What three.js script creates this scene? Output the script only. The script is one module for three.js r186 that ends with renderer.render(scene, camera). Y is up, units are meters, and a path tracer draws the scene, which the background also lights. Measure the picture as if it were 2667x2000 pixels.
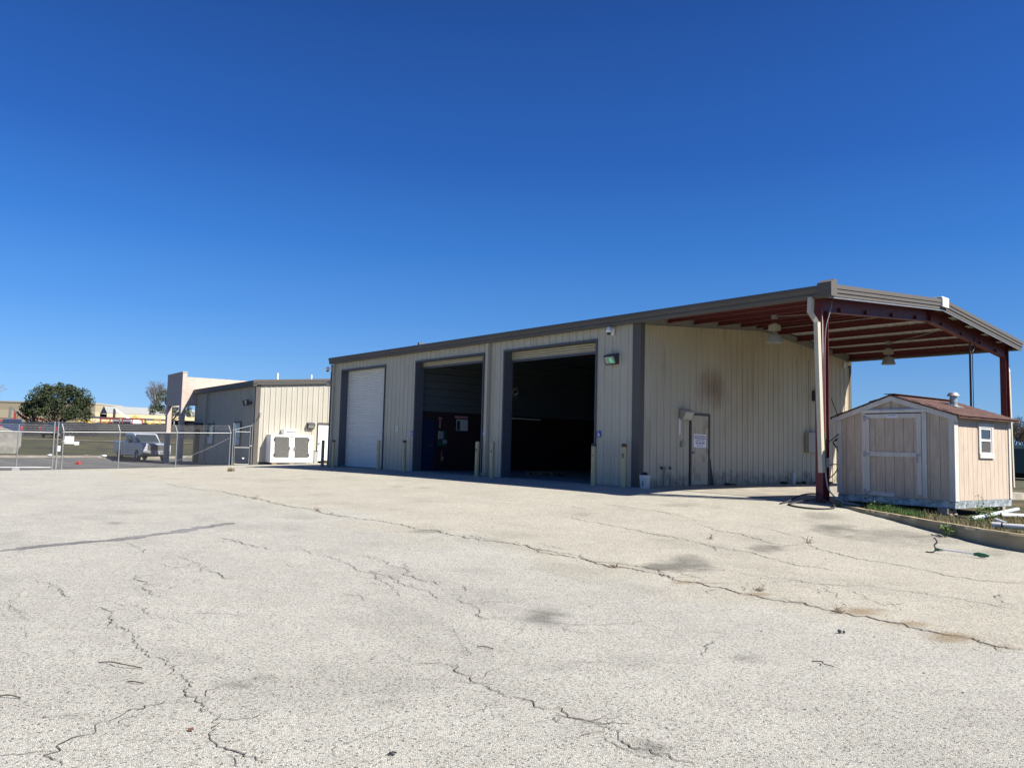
import * as THREE from 'three';
import { mergeGeometries } from 'three/addons/utils/BufferGeometryUtils.js';

// ---------- camera, exposure, sky, sun ----------
const scene = new THREE.Scene();
const camera = new THREE.PerspectiveCamera(51.94, 1024 / 767, 0.1, 2000);
camera.rotation.order = 'YXZ';
camera.position.set(14.64, 1.041, 17.093);
camera.rotation.set(4.554 * Math.PI / 180, 49.847 * Math.PI / 180, 1.42 * Math.PI / 180);
const renderer = new THREE.WebGLRenderer({ antialias: true });
renderer.toneMapping = THREE.LinearToneMapping;
const EXPO = 2.0;
renderer.toneMappingExposure = EXPO;
renderer.shadowMap.enabled = true;

const SUN = new THREE.Vector3(0.9, 1, -0.4).normalize();
const sun = new THREE.DirectionalLight(new THREE.Color().setRGB(1, 0.93, 0.83), 5.0);
sun.position.copy(SUN).multiplyScalar(120).add(new THREE.Vector3(-8, 0, 0));
sun.target.position.set(-8, 0, 0);
sun.castShadow = true;
sun.shadow.radius = 1;
sun.shadow.mapSize.set(4096, 4096);
Object.assign(sun.shadow.camera, { left: -70, right: 70, top: 60, bottom: -60, near: 1, far: 320 });
scene.add(sun, sun.target);

const s2l = c => { c /= 255; return c <= 0.04045 ? c / 12.92 : ((c + 0.055) / 1.055) ** 2.4; };
{
  const stops = [[0, 156, 196, 232], [3, 134, 184, 232], [6, 110, 168, 231], [9, 88, 151, 226], [14, 63, 128, 212], [20, 48, 104, 190], [30, 38, 83, 160], [50, 29, 67, 136], [90, 23, 55, 116]]
    .map(a => [a[0], s2l(a[1]), s2l(a[2]), s2l(a[3])]);
  const W = 1024, H = 512, d = new Float32Array(W * H * 4), v = new THREE.Vector3();
  for (let j = 0; j < H; j++) for (let i = 0; i < W; i++) {
    const el = ((j + 0.5) / H - 0.5) * Math.PI, az = ((i + 0.5) / W - 0.5) * Math.PI * 2;
    v.set(Math.cos(el) * Math.cos(az), Math.sin(el), Math.cos(el) * Math.sin(az));
    const e = Math.max(0, el * 180 / Math.PI);
    let k = 0; while (k < stops.length - 2 && stops[k + 1][0] < e) k++;
    const a = stops[k], b = stops[k + 1], t = Math.min(1, (e - a[0]) / (b[0] - a[0]));
    const cg = v.dot(SUN), ray = (1 + cg * cg) / 1.07, mie = 0.35 * Math.exp((cg - 1) * 14);
    for (let c = 0; c < 3; c++) {
      let L = (a[c + 1] + (b[c + 1] - a[c + 1]) * t) * ray + mie;
      if (el < 0) L = [0.3, 0.28, 0.25][c];
      d[(j * W + i) * 4 + c] = L / EXPO;
    }
    d[(j * W + i) * 4 + 3] = 1;
  }
  const sky = new THREE.DataTexture(d, W, H, THREE.RGBAFormat, THREE.FloatType);
  sky.mapping = THREE.EquirectangularReflectionMapping;
  sky.magFilter = THREE.LinearFilter; sky.minFilter = THREE.LinearFilter; sky.wrapS = THREE.RepeatWrapping; sky.needsUpdate = true;
  scene.background = sky; scene.environment = sky;
}

// ---------- random numbers and noise ----------
let seed = 12345;
const rnd = () => { seed = (seed * 1664525 + 1013904223) >>> 0; return seed / 4294967296; };
const rr = (a, b) => a + (b - a) * rnd();
const hash = (x, y) => { let h = (Math.imul(x, 374761393) + Math.imul(y, 668265263)) | 0; h = Math.imul(h ^ (h >>> 13), 1274126177); return ((h ^ (h >>> 16)) >>> 0) / 4294967296; };
const sm = t => t * t * (3 - 2 * t);
const clamp = (x, a = 0, b = 1) => Math.min(b, Math.max(a, x));
const sstep = (a, b, x) => sm(clamp((x - a) / (b - a)));
const mix = (a, b, t) => a + (b - a) * t;
function vn(x, y, per = 0) {
  const xi = Math.floor(x), yi = Math.floor(y), fx = sm(x - xi), fy = sm(y - yi);
  const w = n => per ? ((n % per) + per) % per : n;
  return mix(mix(hash(w(xi), w(yi)), hash(w(xi + 1), w(yi)), fx), mix(hash(w(xi), w(yi + 1)), hash(w(xi + 1), w(yi + 1)), fx), fy);
}
const fbm = (x, y, o = 4, per = 0) => { let s = 0, a = 0.5, n = 0; for (let i = 0; i < o; i++) { s += a * vn(x, y, per); n += a; x *= 2; y *= 2; per *= 2; a *= 0.5; } return s / n; };

// ---------- textures ----------
function tex(w, h, fn, mx, my, srgb = true) {     // fn(u, v) -> [r, g, b] in 0..1; tile covers mx by my metres
  const d = new Uint8Array(w * h * 4);
  for (let j = 0; j < h; j++) for (let i = 0; i < w; i++) {
    const c = fn(i / w, j / h), o = (j * w + i) * 4;
    d[o] = clamp(c[0]) * 255; d[o + 1] = clamp(c[1]) * 255; d[o + 2] = clamp(c[2]) * 255; d[o + 3] = 255;
  }
  const t = new THREE.DataTexture(d, w, h, THREE.RGBAFormat);
  t.wrapS = t.wrapT = THREE.RepeatWrapping; t.magFilter = THREE.LinearFilter; t.minFilter = THREE.LinearMipmapLinearFilter; t.generateMipmaps = true;
  t.repeat.set(1 / mx, 1 / my); if (srgb) t.colorSpace = THREE.SRGBColorSpace; t.needsUpdate = true;
  return t;
}
const lin = (r, g, b) => new THREE.Color().setRGB(r, g, b);
const M = (c, rough = 0.8, o = {}) => new THREE.MeshStandardMaterial({ color: c, roughness: rough, ...o });
const g3 = v => [v, v, v];
// chip-seal aggregate: pale stones with dark gaps
const stoneN = 2048, stoneD = new Uint8Array(stoneN * stoneN * 4), stoneB = new Uint8Array(stoneN * stoneN * 4);
{
  const cells = 232, cs = stoneN / cells, px = new Float32Array(cells * cells), py = px.slice(), tone = px.slice(), hue = px.slice();
  for (let i = 0; i < cells * cells; i++) { px[i] = rr(0.0, 1); py[i] = rr(0.0, 1); const q = rnd(); tone[i] = q < 0.05 ? rr(0.45, 0.65) : q < 0.35 ? rr(0.76, 0.88) : rr(0.88, 1); hue[i] = rnd(); }
  for (let j = 0; j < stoneN; j++) for (let i = 0; i < stoneN; i++) {
    const u = i / cs, v = j / cs, ci = Math.floor(u), cj = Math.floor(v);
    let d1 = 9, d2 = 9, id = 0;
    for (let b = -1; b <= 1; b++) for (let a = -1; a <= 1; a++) {
      const k = ((cj + b + cells) % cells) * cells + (ci + a + cells) % cells, dx = ci + a + px[k] - u, dy = cj + b + py[k] - v, d = dx * dx + dy * dy;
      if (d < d1) { d2 = d1; d1 = d; id = k; } else if (d < d2) d2 = d;
    }
    const gap = clamp((Math.sqrt(d2) - Math.sqrt(d1)) * 4.5 + 0.25 * (hash(i >> 1, j >> 1) - 0.5)), o = (j * stoneN + i) * 4;
    const L = (0.66 + 0.34 * sm(gap)) * tone[id], h = hue[id];
    stoneD[o] = 255 * clamp(L); stoneD[o + 1] = 255 * clamp(L * (h > 0.85 ? 0.965 : 0.995)); stoneD[o + 2] = 255 * clamp(L * (h > 0.85 ? 0.92 : 0.975)); stoneD[o + 3] = 255;
    stoneB[o] = stoneB[o + 1] = stoneB[o + 2] = 255 * clamp(sm(gap) * (0.5 + 0.5 * tone[id])); stoneB[o + 3] = 255;
  }
}
function stoneTex(d, srgb) {
  const t = new THREE.DataTexture(d, stoneN, stoneN, THREE.RGBAFormat);
  t.wrapS = t.wrapT = THREE.RepeatWrapping; t.magFilter = THREE.LinearFilter; t.minFilter = THREE.LinearMipmapLinearFilter; t.generateMipmaps = true;
  t.repeat.set(1 / 2.6, 1 / 2.6); if (srgb) t.colorSpace = THREE.SRGBColorSpace; t.needsUpdate = true; return t;
}
const tSteel = tex(512, 512, (u, v) => { const s = 0.93 + 0.05 * fbm(u * 64, v * 2, 3, 64) + 0.05 * (fbm(u * 6, v * 6, 4, 6) - 0.5); return [s, s * 0.995, s * 0.985]; }, 4, 4);
const tConc = tex(512, 512, (u, v) => { const s = 0.74 + 0.3 * fbm(u * 8, v * 8, 5, 8) + 0.12 * (hash(u * 512 | 0, v * 512 | 0) - 0.5); return [s, s * 0.98, s * 0.94]; }, 2.5, 2.5);
const tWood = tex(256, 512, (u, v) => { const s = 0.93 + 0.14 * (fbm(u * 40, v * 3, 4, 0) - 0.5) + 0.1 * (fbm(u * 6, v * 6, 3) - 0.5); return [s, s * 0.985, s * 0.97]; }, 0.4, 1.6);
const tGalv = tex(256, 256, (u, v) => { const s = 0.62 + 0.5 * Math.round(fbm(u * 10, v * 10, 2, 10) * 6) / 6; return [s * 0.97, s, s * 1.0]; }, 0.7, 0.7);
const tFine = tex(256, 256, (u, v) => g3(0.85 + 0.15 * fbm(u * 12, v * 12, 5, 12)), 1, 1);
const tAsph = tex(512, 512, (u, v) => g3(0.7 + 0.4 * (hash(u * 512 | 0, v * 512 | 0) - 0.4) + 0.3 * (fbm(u * 6, v * 6, 4, 6) - 0.5)), 3, 3);
const tGrass = tex(512, 512, (u, v) => { const n = fbm(u * 10, v * 10, 5, 10), m = fbm(u * 60 + 9, v * 60, 2, 60); return [0.62 + 0.5 * (n - 0.5) + 0.4 * (m - 0.5), 0.62 + 0.42 * (n - 0.5) + 0.4 * (m - 0.5), 0.5 + 0.3 * (n - 0.5) + 0.3 * (m - 0.5)]; }, 9, 9);
const tShing = tex(256, 256, (u, v) => { const s = 0.7 + 0.5 * (hash(u * 256 | 0, v * 256 | 0) - 0.4) + 0.3 * (fbm(u * 8, v * 8, 3, 8) - 0.5); return [s, s * 0.95, s * 0.93]; }, 0.6, 0.6);
// end wall of the workshop: rust bloom over the door, splash dirt and scuffs low down, run marks below the sheet laps
const tGable = tex(1024, 512, (u, v) => {
  const x = u * 12.4, y = v * 6.0;                       // x = distance from the front corner
  let s = 0.94 + 0.05 * fbm(x * 10, y * 0.4, 3) + 0.06 * (fbm(x * 1.3, y * 1.3, 4) - 0.5);
  let r = s, g = s * 0.985, b = s * 0.96;
  const d = Math.hypot((x - 3.35) / 0.75, (y - 3.0) / 0.62), rust = 0.5 * sstep(1.4, 0.05, d + 0.75 * (fbm(x * 9, y * 2.2, 5) - 0.5)) * (0.55 + 0.45 * fbm(x * 26, y * 3, 3));
  const dr = Math.hypot((x - 5.2) / 2.2, (y - 3.4) / 1.9), tan = 0.5 * sstep(1.3, 0.2, dr + 0.9 * (fbm(x * 3, y * 1.2 + 7, 4) - 0.5));
  r *= 1 - 0.45 * rust - 0.10 * tan; g *= 1 - 0.62 * rust - 0.15 * tan; b *= 1 - 0.74 * rust - 0.22 * tan;
  const low = sstep(0.45, 0.02, y + 0.7 * (fbm(x * 5, y * 3, 5) - 0.5)) * fbm(x * 7 + 5, y * 9, 4), sp = fbm(x * 22 + 3, y * 22, 3) > 0.8 && y < 1.2 ? 0.16 : 0;
  const k = 1 - 0.4 * low - sp; r *= k; g *= k * 0.99; b *= k * 0.96;
  const st = sstep(0.62, 0.8, fbm(x * 5 + 40, y * 0.6, 4)) * 0.07; r *= 1 - st * 0.7; g *= 1 - st * 0.8; b *= 1 - st;
  return [r, g, b];
}, 12.4, 6.0);

const mat = {
  wall: M(lin(0.50, 0.475, 0.375), 0.5, { map: tSteel }), gable: M(lin(0.475, 0.45, 0.375), 0.55, { map: tGable }),
  annexShaded: M(lin(0.40, 0.38, 0.305), 0.5, { map: tSteel }),  // annex siding, darker copy: shade of the front put into the colour
  annexLit: M(lin(0.46, 0.445, 0.385), 0.5, { map: tSteel }),  // annex siding, paler copy: sunlight on the end wall put into the colour
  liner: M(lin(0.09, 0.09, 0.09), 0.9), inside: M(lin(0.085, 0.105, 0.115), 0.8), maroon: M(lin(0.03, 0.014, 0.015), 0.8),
  trim: M(lin(0.096, 0.09, 0.082), 0.7, { map: tSteel }), revealLightened: M(lin(0.1, 0.11, 0.13), 0.5, { map: tSteel }), jamb: M(lin(0.075, 0.08, 0.095), 0.5, { map: tSteel }),  // the reveal tone is the jamb colour lightened against its shade
  curtain: M(lin(0.74, 0.76, 0.72), 0.45, { map: tSteel }), curtainTan: M(lin(0.46, 0.43, 0.32), 0.5, { map: tSteel }),
  roofIn: M(lin(0.45, 0.46, 0.445), 0.7), roofOut: M(lin(0.42, 0.41, 0.38), 0.4, { metalness: 0.2 }), closure: M(lin(0.24, 0.24, 0.22), 0.8, { map: tFine }),
  red: M(lin(0.14, 0.019, 0.021), 0.55, { map: tFine }), rust: M(lin(0.16, 0.07, 0.035), 0.9, { map: tFine }),
  cream: M(lin(0.52, 0.49, 0.38), 0.45, { map: tSteel }), white: M(lin(0.78, 0.78, 0.76), 0.5), whiteDirty: M(lin(0.66, 0.66, 0.62), 0.6, { map: tFine }),
  conc: M(lin(0.36, 0.345, 0.31), 0.95, { map: tConc, bumpMap: tConc, bumpScale: 0.004 }), concGrey: M(lin(0.34, 0.345, 0.34), 0.95, { map: tConc }), floor: M(lin(0.24, 0.25, 0.26), 0.7, { map: tConc }),
  kerb: M(lin(0.45, 0.385, 0.25), 0.95, { map: tConc, bumpMap: tConc, bumpScale: 0.006 }), block: M(lin(0.38, 0.34, 0.285), 1, { map: tConc }),
  yellow: M(lin(0.57, 0.495, 0.265), 0.6, { map: tFine }), bollDark: M(lin(0.30, 0.27, 0.15), 0.7, { map: tFine }),
  galv: M(lin(0.34, 0.35, 0.35), 0.45, { metalness: 0.55, map: tFine }), galvWire: M(lin(0.13, 0.13, 0.13), 0.6, { metalness: 0.4 }), galvFlat: M(lin(0.46, 0.49, 0.5), 0.5, { metalness: 0.3, map: tGalv }), steelGrey: M(lin(0.3, 0.31, 0.32), 0.5, { metalness: 0.4 }),
  black: M(lin(0.018, 0.018, 0.02), 0.6), rubber: M(lin(0.022, 0.022, 0.024), 0.8), dark: M(lin(0.04, 0.04, 0.045), 0.6),
  lampGrey: M(lin(0.30, 0.31, 0.29), 0.5), boxTan: M(lin(0.33, 0.31, 0.25), 0.6),
  pinkA: M(lin(0.525, 0.45, 0.365), 0.85, { map: tWood, bumpMap: tWood, bumpScale: 0.002 }), pinkB: M(lin(0.52, 0.445, 0.36), 0.85, { map: tWood, bumpMap: tWood, bumpScale: 0.002 }), pinkC: M(lin(0.53, 0.455, 0.37), 0.85, { map: tWood, bumpMap: tWood, bumpScale: 0.002 }),
  trimWhite: M(lin(0.60, 0.60, 0.575), 0.7, { map: tWood }), shing: M(lin(0.18, 0.105, 0.088), 0.95, { map: tShing, bumpMap: tShing, bumpScale: 0.003 }), shing2: M(lin(0.16, 0.09, 0.075), 0.95, { map: tShing, bumpMap: tShing, bumpScale: 0.003 }),
  glass: new THREE.MeshPhysicalMaterial({ color: lin(0.03, 0.04, 0.05), roughness: 0.12, metalness: 0 }),
  pane: new THREE.MeshPhysicalMaterial({ color: lin(0.9, 0.94, 0.95), transmission: 1, thickness: 0, roughness: 0.02 }),
  palletWood: M(lin(0.16, 0.115, 0.075), 0.9, { map: tWood }), wood: M(lin(0.30, 0.22, 0.14), 0.9, { map: tWood }), woodGrey: M(lin(0.34, 0.29, 0.23), 0.9, { map: tWood }),
  pvc: M(lin(0.66, 0.665, 0.64), 0.5, { map: tFine }), pvcGrey: M(lin(0.44, 0.5, 0.55), 0.4), green: M(lin(0.015, 0.12, 0.06), 0.4), alu: M(lin(0.75, 0.76, 0.77), 0.3, { metalness: 0.6 }),
  grassA: M(lin(0.085, 0.15, 0.035), 0.9, { side: THREE.DoubleSide }), grassB: M(lin(0.2, 0.17, 0.075), 0.9, { side: THREE.DoubleSide }), weed: M(lin(0.15, 0.09, 0.045), 0.9, { side: THREE.DoubleSide }),
  leaf: M(lin(0.027, 0.042, 0.014), 0.8, { side: THREE.DoubleSide }), leafB: M(lin(0.043, 0.056, 0.017), 0.8, { side: THREE.DoubleSide }), bark: M(lin(0.09, 0.07, 0.05), 0.95), barkPale: M(lin(0.2, 0.17, 0.14), 0.95),
  crack: M(lin(0.13, 0.112, 0.09), 1, { map: tAsph }), tar: M(lin(0.3, 0.295, 0.29), 0.95, { map: tAsph }),
  stucco: M(lin(0.56, 0.47, 0.40), 0.95, { map: tFine }), blue: M(lin(0.012, 0.025, 0.065), 0.5), redPlastic: M(lin(0.5, 0.03, 0.02), 0.4), yellowPaint: M(lin(0.5, 0.36, 0.08), 0.45), redPaint: M(lin(0.25, 0.045, 0.035), 0.5),
};

// ---------- builders ----------
const used = {};
const numbered = n => { const k = used[n] = (used[n] ?? -1) + 1; return k ? `${n}_${String(k).padStart(3, '0')}` : n; };
const V = (x, y, z) => new THREE.Vector3(x, y, z);
const _m = new THREE.Matrix4(), _q = new THREE.Quaternion(), _e = new THREE.Euler(), ONE = V(1, 1, 1);
const plain = g => { g = g.index ? g.toNonIndexed() : g; for (const k of Object.keys(g.attributes)) if (!['position', 'normal', 'uv'].includes(k)) g.deleteAttribute(k); if (!g.attributes.uv) g.setAttribute('uv', new THREE.BufferAttribute(new Float32Array(g.attributes.position.count * 2), 2)); return g; };
function boxGeo(sx, sy, sz) {                       // uv in metres
  const g = new THREE.BoxGeometry(sx, sy, sz), u = g.attributes.uv, d = [[sz, sy], [sz, sy], [sx, sz], [sx, sz], [sx, sy], [sx, sy]];
  const o = rr(0, 3), p = rr(0, 3);
  for (let i = 0; i < 24; i++) u.setXY(i, u.getX(i) * d[i >> 2][0] + o, u.getY(i) * d[i >> 2][1] + p);
  return g;
}
class GB {
  constructor() { this.g = []; }
  add(g, x = 0, y = 0, z = 0, rx = 0, ry = 0, rz = 0) { g = plain(g); g.applyMatrix4(_m.compose(V(x, y, z), _q.setFromEuler(_e.set(rx, ry, rz)), ONE)); this.g.push(g); return this; }
  box(x, y, z, sx, sy, sz, rx = 0, ry = 0, rz = 0) { return this.add(boxGeo(sx, sy, sz), x, y, z, rx, ry, rz); }
  span(x0, x1, y0, y1, z0, z1) { return this.box((x0 + x1) / 2, (y0 + y1) / 2, (z0 + z1) / 2, Math.abs(x1 - x0), Math.abs(y1 - y0), Math.abs(z1 - z0)); }
  bar(p, q, w, h) {                                 // box from p to q; w sideways, h upwards
    const d = q.clone().sub(p), L = d.length(), z = d.clone().normalize(), up = Math.abs(z.y) > 0.98 ? V(1, 0, 0) : V(0, 1, 0), x = up.clone().cross(z).normalize(), y = z.clone().cross(x);
    const g = plain(boxGeo(w, h, L)); g.applyMatrix4(new THREE.Matrix4().makeBasis(x, y, z).setPosition(p.clone().add(q).multiplyScalar(0.5))); this.g.push(g); return this;
  }
  cyl(p, q, r0, r1 = r0, n = 10, open = false) {
    const d = q.clone().sub(p), L = d.length(), g = plain(new THREE.CylinderGeometry(r1, r0, L, n, 1, open));
    g.applyMatrix4(_m.compose(p.clone().add(q).multiplyScalar(0.5), _q.setFromUnitVectors(V(0, 1, 0), d.normalize()), ONE)); this.g.push(g); return this;
  }
  tube(pts, r, n = 6, seg = 0) { return this.add(new THREE.TubeGeometry(new THREE.CatmullRomCurve3(pts), seg || pts.length * 6, r, n)); }
  lathe(pts, n = 20, x = 0, y = 0, z = 0, rx = 0, rz = 0) { return this.add(new THREE.LatheGeometry(pts.map(p => new THREE.Vector2(p[0], p[1])), n), x, y, z, rx, 0, rz); }
  ext(pts, depth, o = {}, x = 0, y = 0, z = 0, rx = 0, ry = 0, rz = 0) {
    const s = new THREE.Shape(pts.map(p => new THREE.Vector2(p[0], p[1])));
    return this.add(new THREE.ExtrudeGeometry(s, { depth, bevelEnabled: false, ...o }), x, y, z, rx, ry, rz);
  }
  quads(list) {                                     // list of [a, b, c, d] points, flat shaded
    const pos = [], uv = [];
    for (const [a, b, c, d] of list) { for (const p of [a, b, c, a, c, d]) { pos.push(p.x, p.y, p.z); uv.push(p.u ?? p.x + p.z, p.v ?? p.y); } }
    const g = new THREE.BufferGeometry(); g.setAttribute('position', new THREE.Float32BufferAttribute(pos, 3)); g.setAttribute('uv', new THREE.Float32BufferAttribute(uv, 2)); g.computeVertexNormals(); this.g.push(g); return this;
  }
  get geo() { return this.g.length === 1 ? this.g[0] : mergeGeometries(this.g); }
}
const B = () => new GB();
function obj(name, g, m, parent = scene) {
  const o = new THREE.Mesh(g instanceof GB ? g.geo : g, m); o.name = parent === scene ? numbered(name) : name; o.castShadow = o.receiveShadow = true; parent.add(o); return o;
}
const tag = (o, label, category, group) => { Object.assign(o.userData, { label, category }); if (group) o.userData.group = group; return o; };
function thing(name, label, category, p = [0, 0, 0], ry = 0, group) {
  const o = new THREE.Group(); o.name = numbered(name); o.position.set(...p); o.rotation.y = ry; scene.add(o); return tag(o, label, category, group);
}
const struct = (name, g, m) => { const o = obj(name, g, m); o.userData.kind = 'structure'; return o; };
function sub(name, parent) { const o = new THREE.Group(); o.name = name; parent.add(o); return o; }
function dup(r, p, ry, label, group) { const c = r.clone(); c.name = numbered(r.name.replace(/_\d{3}$/, '')); c.userData = { ...r.userData }; scene.add(c); c.position.set(...p); c.rotation.y = ry; if (label) c.userData.label = label; if (group) c.userData.group = group; return c; }
const CP = [[0.0,0.0,0.0],[-6.0,0.0,0.0],[-12.0,0.0,-0.01],[-18.3,0.0,-0.06],[-26.5,0.3,-0.26],[-26.5,4.3,-0.4],[-26.5,9.5,-0.52],[-26.5,14.0,-0.6],[-26.0,-4.0,-0.12],[-21.0,-4.0,-0.08],[1.2,2.2,-0.09],[-8.0,2.2,-0.07],[-16.0,2.2,-0.12],[5.7,0.2,-0.06],[8.3,1.8,-0.26],[10.2,2.6,-0.42],[9.6,4.2,-0.46],[5.5,3.0,-0.25],[2.0,6.0,-0.3],[-8.0,7.0,-0.3],[-18.0,8.0,-0.4],[8.0,9.0,-0.53],[0.0,12.0,-0.5],[-10.0,14.0,-0.5],[14.6,17.1,-0.56],[14.0,8.0,-0.57],[20.0,20.0,-0.55],[5.0,20.0,-0.5],[-10.0,22.0,-0.5],[20.0,10.0,-0.6],[-26.0,24.0,-0.6],[14.6,26.0,-0.5],[0.0,30.0,-0.5],[8.0,-3.0,-0.26],[8.0,-8.0,-0.3],[14.0,-4.0,-0.5],[14.0,-20.0,-0.6],[8.0,-25.0,-0.5],[-10.0,-25.0,-0.2],[-30.0,-25.0,0.0],[-49.1,-0.8,-0.61],[-50.0,6.4,-0.51],[-49.6,2.8,-0.46],[-77.6,1.9,0.54],[-79.4,-3.8,0.49],[-100.7,-1.8,0.7],[-99.8,-10.6,0.94],[-94.9,-16.5,0.77],[-49.7,-3.3,-0.4],[-174.9,-7.2,0.85],[-164.8,-19.1,1.23],[-152.2,-34.0,1.71],[300.0,0.0,-0.8],[260.0,150.0,-0.8],[150.0,260.0,-0.8],[0.0,300.0,-0.8],[-150.0,260.0,0.3],[-260.0,150.0,0.3],[-300.0,0.0,0.3],[-260.0,-150.0,0.3],[-150.0,-260.0,0.3],[0.0,-300.0,-0.8],[150.0,-260.0,-0.8],[260.0,-150.0,-0.8]];
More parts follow.
